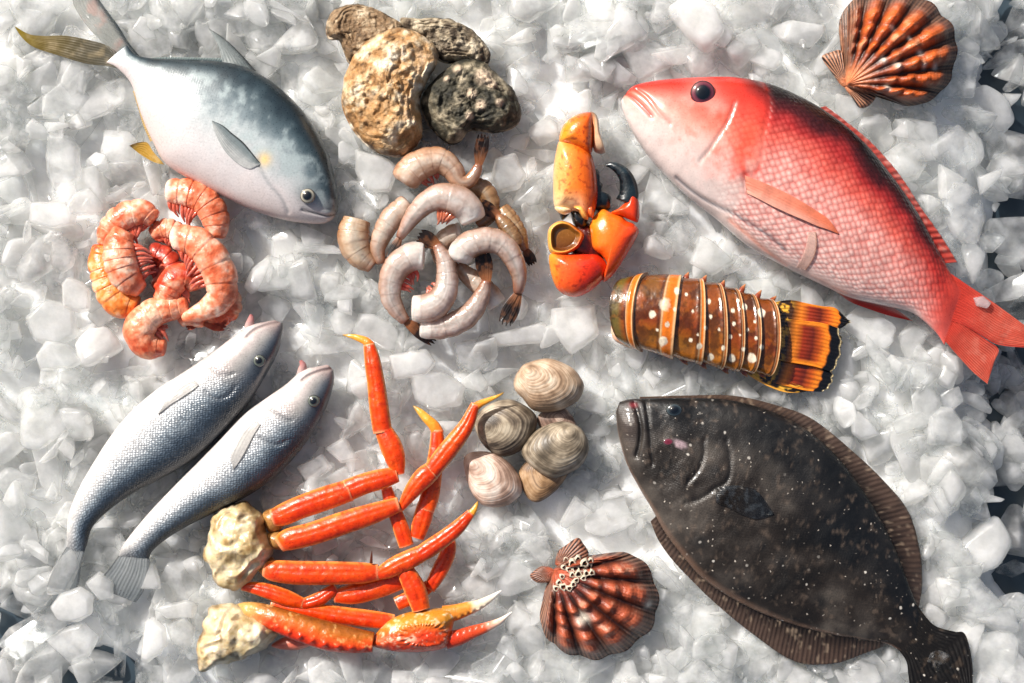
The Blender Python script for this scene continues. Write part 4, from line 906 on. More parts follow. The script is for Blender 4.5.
    def palmd(V, R, T, top, rc):
        X, Y = V[..., 0], V[..., 1]
        V[..., 2] += top*((fbm(X, Y, 0, 5, 3, 56)-.5)*2.4 + 1.8*np.exp(-((np.hypot((X-425)/24, (Y-632)/11)-1)/.16)**2)*(np.sin(np.arctan2(Y-632, X-425)*26)*.5+.5))
        return V
    pillow('palm', [(370,643),(379,630),(391,619),(405,613),(419,610),(437,608),(452,607),(458,613),(454,622),(452,632),(450,643),(440,649),(418,651.5),(397,651),(381,648)], 18, 20, 16, M_CRABLEG, b, palmp, palmd, M=120, nr=46, p=2.4)
    fc = lambda X, Y, Z, u, w, tp: ramp(u+(fbm(X, Y, 0, 5, 2, 57)-.5)*.15, [(0, hx('c9701f')), (.4, hx('d98a34')), (.55, hx('ecd6b4')), (1, hx('f1ece2'))])
    fd = lambda X, Y, Z, u, w, tp: ramp(u+(fbm(X, Y, 0, 5, 2, 58)-.5)*.15, [(0, hx('c23014')), (.55, hx('d9502a')), (.75, hx('ecc8ae')), (1, hx('f1e8de'))])
    loft('upper_finger', tube_st([(444,614),(456,611.5),(467,608),(478,604.5),(490,598),(501.5,590)], [9,8,6.8,5.2,3.4,.6], [20,21,21,21,20,19], .9), M_CRABLEG, b, fc, nu=70, nv=34, disp=lambda V, u, w, top, tt: (V.__setitem__((Ellipsis, 2), V[..., 2]+top*1.2*np.sin(u*60)*np.exp(-((w-.85)/.1)**2)*ss(.8, .5, u)), V)[1])
    loft('lower_finger', tube_st([(446,640),(459,637),(472,632),(486,627),(500,620.5),(512,611.5)], [9,8,6.5,5,3,.5], [18,18,18,18,18,18], .9), M_CRABLEG, b, fd, nu=70, nv=34, disp=lambda V, u, w, top, tt: (V.__setitem__((Ellipsis, 2), V[..., 2]+top*1.2*np.sin(u*70)*np.exp(-((w-.15)/.1)**2)*ss(.8, .5, u)), V)[1])
snow_crab()

def lobster():
    t = thing('lobster_tail', 'spiny lobster tail with brown, orange and cream bands and an orange black fan', 'lobster tail', (725, 330, 0))
    pillow('meat', [(611,329),(613,312),(618,294),(626,281),(634,275),(642,278),(644,300),(645,325),(645,344),(634,349),(620,344),(613,338)], 14, 20, 14, M_MEAT, t,
           lambda X, Y, Z, R, T, tp: mix(hx('eac0a0'), hx('e0996f'), ss(.4, .7, fbm(X, Y, 0, 10, 4, 71))))
    # axis geometry: top edge and bottom edge of the tail
    xs = np.array([628,648,668,690,706,724,745,764,780])
    topE = [(628,277),(645,275),(664,275),(687,278),(703,281),(722,286),(743,293),(758,298),(770,301)]
    botE = [(628,345),(640,349),(656,353),(679,359),(702,363),(724,368),(743,370),(757,372),(767,374)]
    E = crom(np.column_stack([topE, botE]), 401)
    spots = [(675,292,4.4),(662,305,7),(650,315,4),(664.5,325,3),(661,341,5.5),(697,346,3.4),(703,328,2.2),(708,317,2.2),(706,302,3),(730,311,2.5),(731,324,2),(727.5,337,2.2),(720.5,348,2.5),(709,357,4),(759,313,5),(741,349,2.6),(749.5,358,5.5),(730,358,4),(759,347,3),(742,307,3.5),(684,295,2),(690,312,1.8),(695,335,1.6),(716,330,1.6),(717,300,1.7),(736,301,1.8),(745,330,1.6),(753,338,1.8),(752,322,1.8),(737,335,1.5),(688,340,2.2),(672,310,2),(655,330,1.6)]
    bounds = [0.0, .135, .36, .50, .62, .735, .85, 1.0]
    for k in range(len(bounds)-1):
        a, b_ = bounds[k]-(.012 if k else 0), bounds[k+1]+.012
        i = np.linspace(a*400, min(b_, 1)*400, 14)
        rows = np.stack([np.interp(i, np.arange(401), E[:, q]) for q in range(4)], -1)
        hmid = np.interp(np.linspace(a, b_, 14), [0, .3, .6, 1], [30, 33, 28, 19])
        grow = np.linspace(-1.4, 2.4, 14)                        # each plate flares over the next one
        ctr = (rows[:, :2]+rows[:, 2:])/2; dirn = rows[:, :2]-ctr; dirn /= np.linalg.norm(dirn, axis=1)[:, None]
        A = rows[:, :2]+dirn*grow[:, None]; B = rows[:, 2:]-dirn*grow[:, None]
        st = np.column_stack([A, B, np.full(14, 14.), hmid+grow*1.2, np.full(14, 13.)])
        arch = np.interp((a+b_)/2, [0, .2, .45, 1], [-20, -12, 5, 11])
        def paint(X, Y, Z, u, w, top, k=k):
            n = fbm(X, Y, 0, 9, 4, 80+k); n2 = fbm(X, Y, 0, 26, 3, 90+k)
            C = ramp(w+(n2-.5)*.5, [(0, hx('6a340c')), (.3, hx('8a430d')), (.55, hx('7a3209')), (.8, hx('94520f')), (1, hx('c9761e'))])
            C = mix(C, hx('4f4413'), ss(.55, .75, n2)*.5 if k < 3 else ss(.6, .8, n2)*.2)
            bw = .72 if k < 2 else .86
            C = mix(C, hx('e0741a') if k < 3 else hx('a85518'), ss(bw, bw+.05, u)*ss(1.02, .95, u)*.95)
            if k == 0: C = mix(C, hx('5c5a2a'), ss(.6, .3, u)*.8)
            C = mix(C, hx('e8c592'), np.maximum(np.exp(-((u-bw)/.02)**2)*.6, np.exp(-((u-.97)/.025)**2)*.8))
            C = mix(C, hx('1f130a'), np.exp(-((u-(bw-.06))/.035)**2)*.65); C = mix(C, hx('2a1608'), ss(.16, .02, u)*.7)
            C = mix(C, hx('1f1206'), ss(.56, .4, n)*.6*ss(bw, bw-.1, u)); C = mix(C, hx('9a5a18'), ss(.58, .8, fbm(X, Y, 0, 4, 3, 95))*.35*ss(bw, bw-.1, u)); C = C*.95
            for sx, sy, sr in spots:
                C = mix(C, hx('e6d9c0'), ss(1.2, .8, np.hypot(X-sx, (Y-sy)*.9)/(sr*.8)*(.75+.5*fbm(X, Y, 0, 3, 2, 96)))*(.95 if sr < 6 else .55))
            return C
        def disp(V, u, w, top, tt):
            V[..., 2] += top*(fbm(V[..., 0], V[..., 1], 0, 8, 3, 77)-.5)*1.0
            V[..., 2] += top*.9*np.exp(-((u-.8)/.08)**2)
            return V
        loft('shell_plate', st, M_LOBSTER, t, paint, disp, nu=84, nv=190, ez=.75, shift=lambda u, a=a, b_=b_: np.interp(a+(b_-a)*u, [0, .2, .42, .6, 1], [-20, -14, -2, 5, 10]))
    # little side spines at the plate edges
    for x, y, dx, dy in [(686,279,3,-7),(703,282,4,-7),(722,287,3,-7),(741,292,5,-8),(757,298,5,-8),(771,302,6,-6),(683,359,5,6),(702,363,5,6),(724,368,5,6),(744,371,4,6),(762,373,5,6)]:
        loft('side_spine', tube_st([(x-dx*.4, y-dy*.5), (x+dx*.3, y+dy*.3), (x+dx, y+dy)], [4,3,.5], [12,12,11]), M_LOBSTER, t, lambda X, Y, Z, u, w, tp: ramp(u, [(0, hx('5f2c10')), (.6, hx('8a3a1c')), (1, hx('c98a5a'))]), nu=18, nv=14)
    # tail fan
    def fanp(seed):
        def f(X, Y, u, v):
            n = fbm(X, Y, 0, 7, 4, seed); n2 = fbm(X, Y, 0, 4.5, 3, seed+1)
            C = ramp(u, [(0, hx('3a2410')), (.3, hx('4a2a10')), (.4, hx('c9701c')), (.5, hx('8a2c10')), (.63, hx('5d1c0c')), (.72, hx('b04a14')), (.8, hx('e07a1c')), (.84, hx('e07a1c')), (.865, hx('0f0d0c')), (1, hx('0b0b0c'))])
            mot = ss(.35, .2, u)
            C = mix(C, hx('e0a93a'), mot*ss(.52, .62, n2)*.95); C = mix(C, hx('0f0e0c'), mot*ss(.52, .42, n2)*.9)
            C = mix(C, hx('e8851f'), ss(.36, .44, u)*ss(.86, .8, u)*np.maximum(ss(.14, .03, v), ss(.86, .97, v)))
            C = mix(C, hx('f0d9a4'), ss(.975, 1, u)*.7)
            return C
        return f
    fin('uropod', [(770,303),(790,300),(806,303),(822,306),(836,308),(846,318)], [(766,322),(786,322),(806,324),(822,326),(838,329),(847,324)], [14,13,11,9], [17,16,14,11], M_LOBSTER, t, fanp(101), bulge=5, rays='v', nr=6, amp=.5, th=2.2, nu=90, nv=30)
    fin('telson', [(768,317),(786,319),(806,321),(822,323),(838,328)], [(763,356),(782,361),(800,364),(816,367),(832,372)], [21,20,17,13], [21,20,17,13], M_LOBSTER, t, fanp(111), bulge=6, seed=2, rays='v', nr=12, amp=.5, th=2.6, nu=100, nv=40)
    fin('uropod', [(762,352),(782,358),(800,361),(816,364),(832,370)], [(758,374),(772,382),(790,387),(808,391),(824,392)], [17,16,14,11], [12,11,10,8], M_LOBSTER, t, fanp(121), bulge=5, seed=4, rays='v', nr=6, amp=.5, th=2.2, nu=90, nv=30)
    fin('uropod', [(772,305),(795,312),(815,320),(832,330),(842,336)], [(768,330),(790,336),(808,342),(826,348),(836,352)], [10,9,8,7], [10,9,8,7], M_LOBSTER, t, fanp(131), bulge=4, seed=1, rays='v', nr=6, amp=.5, th=2., nu=90, nv=24)
    fin('uropod', [(760,372),(778,378),(796,384),(806,388),(814,391)], [(742,369),(752,377),(768,386),(784,392),(798,393)], [12,11,9], [10,9,8], M_LOBSTER, t, lambda X, Y, u, v: mix(mix(hx('e0a93a'), hx('1a120c'), ss(.45, .55, fbm(X, Y, 0, 7, 3, 141))), hx('d99a3a'), ss(.8, .95, v)), rays='v', nr=4, amp=.4, th=2., nu=50, nv=20)
lobster()
# ------------------------------------------------------------------ shrimp
def shrimp(kind, label, path, ws, z, fan=None, fanw=5, legs=None, seed=0, cut=False, pal=None, legcol=None, legn=7, legl=9, bands=7, hf=.95):
    P = np.asarray(path, float)
    grp = 'heap of raw shrimp' if kind == 'raw' else 'heap of cooked shrimp'
    t = thing('raw_shrimp' if kind == 'raw' else 'cooked_shrimp', label, 'shrimp', (P[:, 0].mean(), P[:, 1].mean(), 0), grp)
    mat = M_RAW if kind == 'raw' else M_COOKED
    if pal is None:
        pal = [hx('a08370'), hx('c6aa9c'), hx('dac8be'), hx('eae0da')] if kind == 'raw' else [hx('c65a34'), hx('df7c56'), hx('ea9f80'), hx('f4d0b8')]
    # which side is the inside of the curl
    T = np.gradient(P, axis=0); cr = np.sum(T[:-1, 0]*T[1:, 1]-T[:-1, 1]*T[1:, 0]); ins = 1 if cr > 0 else -1   # sign of curl
    ws = np.asarray(ws, float)*np.ones(len(P))*(1.12 if kind == 'cooked' else np.linspace(1.02, .68, len(P)))
    st = tube_st(P, ws, z, hf)
    if cut:
        st[0, 5:] *= .9
    def seg(u): 
        k = u*bands; return k-np.floor(k)
    def disp(V, u, w, top, tt):
        C = V.mean(1, keepdims=True); s = seg(u)
        gch = lambda q: np.sqrt(np.clip(1-(1-np.clip(q, 0, 1))**2, .05, 1))
        V[:] = C+(V-C)*(gch(u/.05+.3)*gch((1-u)/.04+.35))[..., None]
        f = 1+(.018 if kind == 'raw' else .04)*(s-.35)*ss(.0, .1, u)*ss(1.0, .97, u)
        V[:] = C+(V-C)*f[..., None]
        inner = (1-w) if ins > 0 else w                  # side plates hang down the inside of the curl, one per segment
        pl = ss(.8, 1.0, inner)*np.sin(np.pi*s)**.6
        V[..., :2] += ((V-C)[..., :2]/(np.linalg.norm((V-C)[..., :2], axis=-1, keepdims=True)+1e-6))*(pl*(.8 if kind == 'raw' else 1.8)*ss(.9, .7, u))[..., None]
        V[..., 2] += top*((fbm(V[..., 0], V[..., 1], 0, 8, 3, seed)-.5)*1.4 - .8*np.exp(-((s-.03)/.05)**2)*(.22 if kind == 'raw' else .45))
        return V
    def paint(X, Y, Z, u, w, top):
        n = fbm(X, Y, 0, 12, 4, seed+1); n2 = fbm(X, Y, 0, 4, 3, seed+2); s = seg(u)
        back = w if ins > 0 else 1-w                      # 1 towards the outside of the curl
        if kind == 'raw':
            C = ramp(n*.4+n2*.22+.38*(1-np.abs(back-.45)*1.7), [(.26, pal[0]), (.44, pal[1]), (.6, pal[2]), (.78, pal[3])])
            C = mix(C, hx('8a5530'), ss(.84, 1, back)*.6); C = mix(C, hx('96562e'), ss(.6, .95, u)*.55*ss(.3, .6, n+.15))
            C = mix(C, hx('b8773f'), ss(.16, .0, back)*.35)
            C = mix(C, pal[0], np.exp(-((s-.05)/.08)**2)*.35*ss(.35, .65, n))
            C = mix(C, pal[0]*.8, ss(.5, .75, fbm(u*6, back*60, 0, 6, 3, seed+6))*.35)
            C = mix(C, hx('8d9a98'), np.exp(-((back-.55)/.12)**2)*.3*ss(.1, .3, u))
            C = mix(C, hx('ece6df'), ss(.2, .06, u+(n-.5)*.08)*.9 if cut else 0*u)
            C = mix(C, hx('8a4a2a'), ss(.9, 1, u)*.7)
        else:
            C = ramp(n*.55+n2*.35+.1*back, [(.3, pal[0]), (.43, pal[1]), (.54, pal[2]), (.66, pal[3])])
            C = mix(C, pal[0], np.exp(-((s-.02)/.05)**2)*.3)
            C = mix(C, pal[1], ss(.8, 1, back)*.4)
            C = mix(C, hx('f3dcc8'), ss(.09, .01, u)*.9 if cut else 0*u)
        return C
    o, V = loft('body', st, mat, t, paint, disp, nu=130, nv=52, ez=.9)
    if fan is not None:
        end = P[-1]; d = np.asarray(fan, float)-end; L = np.linalg.norm(d); d /= L; nrm = np.array([-d[1], d[0]]); z1 = float(np.atleast_1d(z)[-1])
        fr = hx('1c0f0c') if kind == 'raw' else hx('a93a1c'); fb = hx('a86a42') if kind == 'raw' else hx('dd7a50')
        for k, sp in enumerate((-1, -.35, .3, .95)):
            tip = end+d*L*(1-.07*abs(sp))+nrm*fanw*sp*1.0
            b = end-d*3+nrm*fanw*.25*sp; wv = fanw*.6
            mid = (b*.45+tip*.55)+nrm*fanw*.18*sp
            col = lambda X, Y, u, v: mix(ramp(u, [(0, fb), (.25, mix(fb, fr, np.array(.45))), (.45, fr), (1, fr*.7)]), fb, .25*ss(.5, .7, fbm(X, Y, 0, 3, 2, seed)))
            fin('tail_fan', [b-nrm*wv*.5, (b+mid)/2-nrm*wv*.9, mid-nrm*wv, mid*.4+tip*.6-nrm*wv*.7, tip-nrm*.3], [b+nrm*wv*.5, (b+mid)/2+nrm*wv*.9, mid+nrm*wv, mid*.4+tip*.6+nrm*wv*.7, tip+nrm*.3], z1+.6*(k % 2), z1+.6*(k % 2)-.5, M_FIN, t, col, rays='v', nr=3, amp=.2, th=1.3, nu=24, nv=10, wave=.4, seed=k)
    if legs:
        col = legcol if legcol is not None else (hx('d2603a') if kind == 'raw' else hx('c8481f'))
        i0, i1 = legs
        Q = crom(np.column_stack([P, np.asarray(ws, float)*np.ones(len(P)), np.asarray(z, float)*np.ones(len(P))]), 100)
        rng = random.Random(seed)
        for k in range(legn):
            u = i0+(i1-i0)*(k+.5)/legn; q = Q[int(u*99)]; tq = Q[min(99, int(u*99)+2), :2]-Q[max(0, int(u*99)-2), :2]; tq /= np.linalg.norm(tq)+1e-9
            nn = np.array([-tq[1], tq[0]])*ins
            p0 = q[:2]+nn*q[2]*.7; l = legl*rng.uniform(.7, 1.25)
            p1 = p0+nn*l*.6+tq*rng.uniform(-1, 3); p2 = p0+nn*l+tq*rng.uniform(1, 6)
            loft('swimming_leg', tube_st([p0, p1, p2], [2.3, 1.8, .6], [q[3]+1, q[3]+1, q[3]-2]), mat, t, lambda X, Y, Z, u, w, tp: mix(col, col*.6+.1, u), nu=14, nv=12)
    return t
R = lambda *a, **k: shrimp('raw', *a, **k)
K = lambda *a, **k: shrimp('cooked', *a, **k)
brn = [hx('5a3c24'), hx('8a6440'), hx('b08a62'), hx('c9ab88')]
mid = [hx('97755a'), hx('c0a08a'), hx('d4bfae'), hx('e2d5c8')]
# raw heap, lowest first
R('brown raw shrimp on the right of the raw heap, dark tail pointing down', [(500,208),(508,218),(517,232),(523,244),(526,250)], [8,10,10.5,8,5.5], [10,12,12,10,8], fan=(533.5,265), seed=711, pal=brn, fanw=4)
R('brown raw shrimp at the upper right of the heap, its black tail fan pointing upward', [(516,246),(512,236),(506,227),(500,219),(497,215)], [7,9,9,7.5,5], [16,19,21,21,20], fan=(478,203), seed=712, pal=brn, fanw=5)
R('shelled raw shrimp mostly hidden below the right hand curl, white cut end showing', [(497,306),(490,296),(478,284),(466,274),(458,264)], [10,12,12,11,8], 8, seed=713, cut=True, pal=mid)
R('raw shrimp lying in the middle under the others, brown back showing', [(470,186),(483,190),(490,202),(488,216),(478,226)], [9,11,11,10,8], 9, seed=714, pal=brn)
R('raw shrimp in the middle of the heap beside the orange legs, mostly covered', [(462,232),(450,236),(440,246),(444,262),(456,268)], [10,11,11,10,8], 8, seed=718, pal=mid, cut=True)
R('thick raw shrimp at the far left end of the raw heap, flat on the ice', [(357,218),(354,230),(354,243),(361,256),(373,266)], [13,17,18.5,17,12], [9,10,10,9,8], seed=704, pal=[hx('a37550'), hx('c9a98a'), hx('d9c3aa'), hx('e4d5c4')], legs=(.25, .6), legn=4, legl=5, legcol=hx('a85a30'))
R('raw shrimp with a rusty cut edge, second from the left end of the heap', [(409,202),(401,210),(392,219),(384,232),(378,248),(381,264)], [9,11.5,13,12.5,10.5,7], [18,18,18,17,15,12], seed=703, pal=mid, cut=False)
R('raw shrimp curled into a wide C at the lower left of the heap', [(425,257),(413,257),(400,265),(392,280),(391,296),(397,310),(406,322)], [13,15,15.5,14.5,13,11,7.5], [22,23,23,22,20,17,14], fan=(436,343), seed=705, cut=True, legs=(.15, .6), legn=7, legl=13, legcol=hx('d8401c'))
R('raw shrimp along the bottom of the heap with its dark tail raised to the right', [(420,327),(434,328),(450,325),(466,317),(476,306),(483,293),(487,281)], [9.5,11.5,13,13.5,12.5,10.5,7.5], [18,19,20,21,22,24,26], fan=(482,250), seed=708, cut=True, fanw=6)
R('raw shrimp curved inside the wide C, pink legs in its bend', [(412,308),(426,308),(439,302),(446,289),(447,274),(444,259),(437,245)], [12,14.5,15,14,13,11,7], [26,28,29,29,28,28,27], fan=(418,235), seed=706, cut=True, legs=(.2, .5), legn=5, legl=9, legcol=hx('d2603e'), fanw=6)
R('raw shrimp arching over the right side of the heap with a black tail hanging down', [(460,263),(463,252),(474,244),(489,241),(503,246),(513,259),(519,276),(518,294)], [11,13.5,14.5,14.5,14,13,11,7], [24,27,29,30,29,27,23,18], fan=(503.5,326), seed=707, cut=True, fanw=6)
R('curled raw shrimp at the top of the heap, pink inside, tail pointing straight up', [(404,184),(412,172),(425,164),(440,162),(452,170),(460,182),(469,182),(476,173),(479,165)], [14,16,16,15,13,11,9.5,8,6], [20,22,23,23,22,22,23,24,25], fan=(484,134), seed=701, pal=[hx('a0704e'), hx('cda588'), hx('dfc0a8'), hx('ecdccd')], legs=(.1, .5), legn=5, legl=10, legcol=hx('cf4a32'))
R('plump glossy raw shrimp lying on top across the middle of the heap', [(474,223),(468,210),(457,202),(443,199),(430,203),(418,213),(408,226),(400,239)], [12,15,16,15.5,14,12,9.5,6], [32,36,38,38,37,34,31,28], fan=(389,262), seed=702, cut=True, legs=(.15, .5), legn=6, legl=14, legcol=hx('dd6a38'), fanw=4)
# cooked heap
K('cooked shrimp at the upper left of the cooked heap, bent toward the left', [(154,221),(145,214),(132,214),(119,221),(109,233),(104,246)], [7,10.5,11.5,11.5,10.5,7.5], [14,16,16,15,13,10], seed=803, legs=(.0, .6), legn=9, legl=20)
K('cooked shrimp down the left edge of the cooked heap, lowest layer', [(105,246),(102,258),(105,272),(111,288),(120,301),(136,308)], [9,12,13,14.5,14.5,10], [10,11,12,12,12,11], seed=805, legs=(.4, .95), legn=6, legl=12, pal=[hx('c2440f'), hx('e0701f'), hx('ea9248'), hx('f2bd94')])
K('cooked shrimp in the hollow middle of the cooked heap, deep red', [(196,290),(192,279),(183,277),(172,284),(166,296),(158,303)], [7,10.5,12,12.5,12,9], [13,15,16,16,15,12], seed=807, legs=(.2, .8), legn=7, legl=12, pal=[hx('a82e14'), hx('cc5030'), hx('de7a55'), hx('eaaa8c')])
K('small cooked shrimp half buried at the lower right of the cooked heap', [(222,288),(229,297),(229,308),(220,316),(206,320),(196,322)], [6,8,9,8,6,4], [8,9,9,9,9,10], fan=(184,326), fanw=4, seed=809, pal=[hx('b03a18'), hx('d4592c'), hx('de7a50'), hx('e9a884')])
K('dark red cooked shrimp deep in the middle of the heap, legs tangled', [(146,252),(156,254),(166,261),(170,271),(164,281),(152,288)], [7,9,10,10.5,10,7], [5,6,7,7,6,5], seed=808, legs=(.05, .95), legn=12, legl=15, pal=[hx('7a1c10'), hx('a83220'), hx('c24a34'), hx('d97a5e')], legcol=hx('a82a1c'))
K('cooked shrimp at the upper right of the heap just below the silver pompano', [(165,192),(176,192),(190,194),(203,200),(212,212),(216,225),(215,238)], [9,11,12,12.5,12.5,11.5,8], [12,14,16,16,15,13,11], seed=801, cut=True, legs=(.02, .6), legn=9, legl=17)
K('cooked shrimp lying in the left middle, on top of the left edge one', [(128,231),(123,241),(123,256),(127,272),(135,284),(143,291)], [8,12,14,14,11.5,7], [25,28,30,29,26,22], seed=804, legs=(.2, .95), legn=9, legl=18)
K('cooked shrimp at the bottom end of the cooked heap, bent into a hook', [(188,306),(175,308),(160,311),(147,319),(141,333),(149,345),(165,348)], [7,10.5,12,13.5,14.5,12.5,7], [14,17,18,18,17,15,12], seed=806, legs=(.45, .98), legn=7, legl=17, pal=[hx('b83a1a'), hx('dd6f48'), hx('e8966f'), hx('f2bfa2')])
K('cooked shrimp tail sticking out at the lower right of the heap', [(178,322),(184,318),(192,318),(199,321),(204,322)], [6,7,7,6,4.5], [10,12,13,14,14], fan=(227,325.5), fanw=5, seed=810)
K('cooked shrimp bent across the gap between the top and the left side of the heap', [(150,236),(158,230),(168,229),(177,234),(181,243)], [5,7.5,8.5,8,5], [6,8,9,8,6], seed=811, legs=(.0, .9), legn=8, legl=12)
K('largest cooked shrimp, pale cut end up, down the right side of the heap', [(173,243),(184,240),(197,243),(209,253),(218,267),(223,283),(221,298),(210,308),(197,314),(183,319)], [8.5,11.5,13,14,14.5,14,12.5,10,7.5,4], [26,29,31,32,31,29,26,24,22,20], seed=802, cut=True, legs=(.02, .6), legn=10, legl=17, fanw=4)
# ------------------------------------------------------------------ ice
def ice_material(name, clear, seed):
    m, nt, N, L = _new(name)
    out = N.new('ShaderNodeOutputMaterial'); b = N.new('ShaderNodeBsdfPrincipled')
    tc = N.new('ShaderNodeTexCoord'); geo = N.new('ShaderNodeNewGeometry'); oi = N.new('ShaderNodeObjectInfo')
    n1 = N.new('ShaderNodeTexNoise'); n1.inputs['Scale'].default_value = 48; n1.inputs['Detail'].default_value = 4; n1.inputs['Roughness'].default_value = .5
    L.new(geo.outputs['Position'], n1.inputs['Vector'])
    n2 = N.new('ShaderNodeTexNoise'); n2.inputs['Scale'].default_value = 420; n2.inputs['Detail'].default_value = 4
    L.new(geo.outputs['Position'], n2.inputs['Vector'])
    cr = N.new('ShaderNodeValToRGB'); cr.color_ramp.elements[0].position = .3; cr.color_ramp.elements[1].position = .7
    cr.color_ramp.elements[0].color = (.84, .838, .825, 1); cr.color_ramp.elements[1].color = (.93, .925, .912, 1)
    L.new(n1.outputs['Fac'], cr.inputs['Fac']); L.new(cr.outputs['Color'], b.inputs['Base Color'])
    rr = N.new('ShaderNodeMapRange'); rr.inputs['To Min'].default_value = .05; rr.inputs['To Max'].default_value = .34
    L.new(n1.outputs['Fac'], rr.inputs['Value']); L.new(rr.outputs['Result'], b.inputs['Roughness'])
    b.inputs['IOR'].default_value = 1.31; b.inputs['Coat Weight'].default_value = 1.0; b.inputs['Coat Roughness'].default_value = .1
    b.inputs['Specular IOR Level'].default_value = .5
    b.inputs['Subsurface Weight'].default_value = 1.0; b.inputs['Subsurface Radius'].default_value = (.026, .025, .023); b.inputs['Subsurface Scale'].default_value = 1.0
    bp = N.new('ShaderNodeBump'); bp.inputs['Strength'].default_value = .3; bp.inputs['Distance'].default_value = .0015; L.new(n2.outputs['Fac'], bp.inputs['Height'])
    bp2 = N.new('ShaderNodeBump'); bp2.inputs['Strength'].default_value = .3; bp2.inputs['Distance'].default_value = .005; L.new(n1.outputs['Fac'], bp2.inputs['Height'])
    L.new(bp.outputs['Normal'], bp2.inputs['Normal']); L.new(bp2.outputs['Normal'], b.inputs['Normal'])
    # light passes into and through the ice: a translucent share, and clear zones that let it straight through
    tl = N.new('ShaderNodeBsdfTranslucent'); L.new(cr.outputs['Color'], tl.inputs['Color'])
    m0 = N.new('ShaderNodeMixShader'); m0.inputs['Fac'].default_value = .38 if clear else .0
    L.new(b.outputs['BSDF'], m0.inputs[1]); L.new(tl.outputs['BSDF'], m0.inputs[2])
    tp = N.new('ShaderNodeBsdfTransparent'); tp.inputs['Color'].default_value = (.97, .98, .98, 1)
    # every chunk has its own clarity, and cloudy zones within it
    isl = N.new('ShaderNodeMapRange'); isl.inputs['To Min'].default_value = clear*.66; isl.inputs['To Max'].default_value = clear*1.5
    L.new(geo.outputs['Random Per Island'], isl.inputs['Value'])
    mr = N.new('ShaderNodeMapRange'); mr.inputs['From Min'].default_value = .36; mr.inputs['From Max'].default_value = .66
    mr.inputs['To Min'].default_value = 1.1; mr.inputs['To Max'].default_value = .62
    L.new(n1.outputs['Fac'], mr.inputs['Value'])
    mu = N.new('ShaderNodeMath'); mu.operation = 'MULTIPLY'; mu.use_clamp = True; L.new(isl.outputs['Result'], mu.inputs[0]); L.new(mr.outputs['Result'], mu.inputs[1])
    mx = N.new('ShaderNodeMixShader'); L.new(mu.outputs['Value'], mx.inputs['Fac'])
    L.new(m0.outputs['Shader'], mx.inputs[1]); L.new(tp.outputs['BSDF'], mx.inputs[2])
    L.new(mx.outputs['Shader'], out.inputs['Surface'])
    return m
M_ICE = ice_material('crushed_ice', .62, 1)
M_CLEAR = ice_material('clear_ice', .8, 3)
M_ICEBED = ice_material('packed_ice', .0, 2)
M_ICEBED.node_tree.nodes['Color Ramp'].color_ramp.elements[0].color = (.74, .75, .75, 1); M_ICEBED.node_tree.nodes['Color Ramp'].color_ramp.elements[1].color = (.9, .9, .89, 1)

def sharp_normals(me):
    n = len(me.vertices); N_ = np.zeros((n, 3))
    for p in me.polygons:
        a = np.array(p.normal)*p.area**1.3
        for v in p.vertices: N_[v] += a
    N_ /= np.linalg.norm(N_, axis=1)[:, None]+1e-12
    me.normals_split_custom_set_from_vertices([tuple(v) for v in N_])
def chunk_proto(seed, dims, npts=13, bev=.13, sub=1):
    rng = np.random.RandomState(seed)
    a = rng.normal(size=(npts, 3)); a /= np.linalg.norm(a, axis=1)[:, None]
    a *= rng.uniform(.75, 1.1, (npts, 1))
    a *= np.array(dims)/2
    # flatten on a couple of cleavage planes
    for k in range(3):
        n = rng.normal(size=3); n /= np.linalg.norm(n); lim = np.quantile(a@n, .72)
        d = a@n-lim; a = a-np.outer(np.clip(d, 0, None)*.9, n)
    bm = bmesh.new()
    for v in a: bm.verts.new(v)
    r = bmesh.ops.convex_hull(bm, input=bm.verts)
    bmesh.ops.delete(bm, geom=[g for g in bm.verts if not g.link_faces], context='VERTS')
    bmesh.ops.dissolve_limit(bm, angle_limit=math.radians(9), verts=bm.verts, edges=bm.edges)
    bmesh.ops.bevel(bm, geom=list(bm.edges), offset=bev*min(dims), segments=1, profile=.5, affect='EDGES', clamp_overlap=True)
    bmesh.ops.remove_doubles(bm, verts=bm.verts, dist=.01)
    bmesh.ops.recalc_face_normals(bm, faces=bm.faces)
    me = bpy.data.meshes.new('tmp'); bm.to_mesh(me); bm.free()
    o = bpy.data.objects.new('tmp', me); COL.objects.link(o)
    md = o.modifiers.new('s', 'SUBSURF'); md.levels = sub; md.render_levels = sub
    dg = bpy.context.evaluated_depsgraph_get(); ev = o.evaluated_get(dg); m2 = ev.to_mesh()
    V = np.array([v.co[:] for v in m2.vertices]); F = [tuple(p.vertices) for p in m2.polygons]
    ev.to_mesh_clear(); bpy.data.objects.remove(o); bpy.data.meshes.remove(me)
    s = np.linalg.norm(np.ptp(V, axis=0))/3
    nz = (fbm(V[:, 0]+seed*7, V[:, 1], V[:, 2], s*.9, 3, seed)-.5)
    V = V*(1+.22*nz[:, None])
    return V-V.mean(0), F
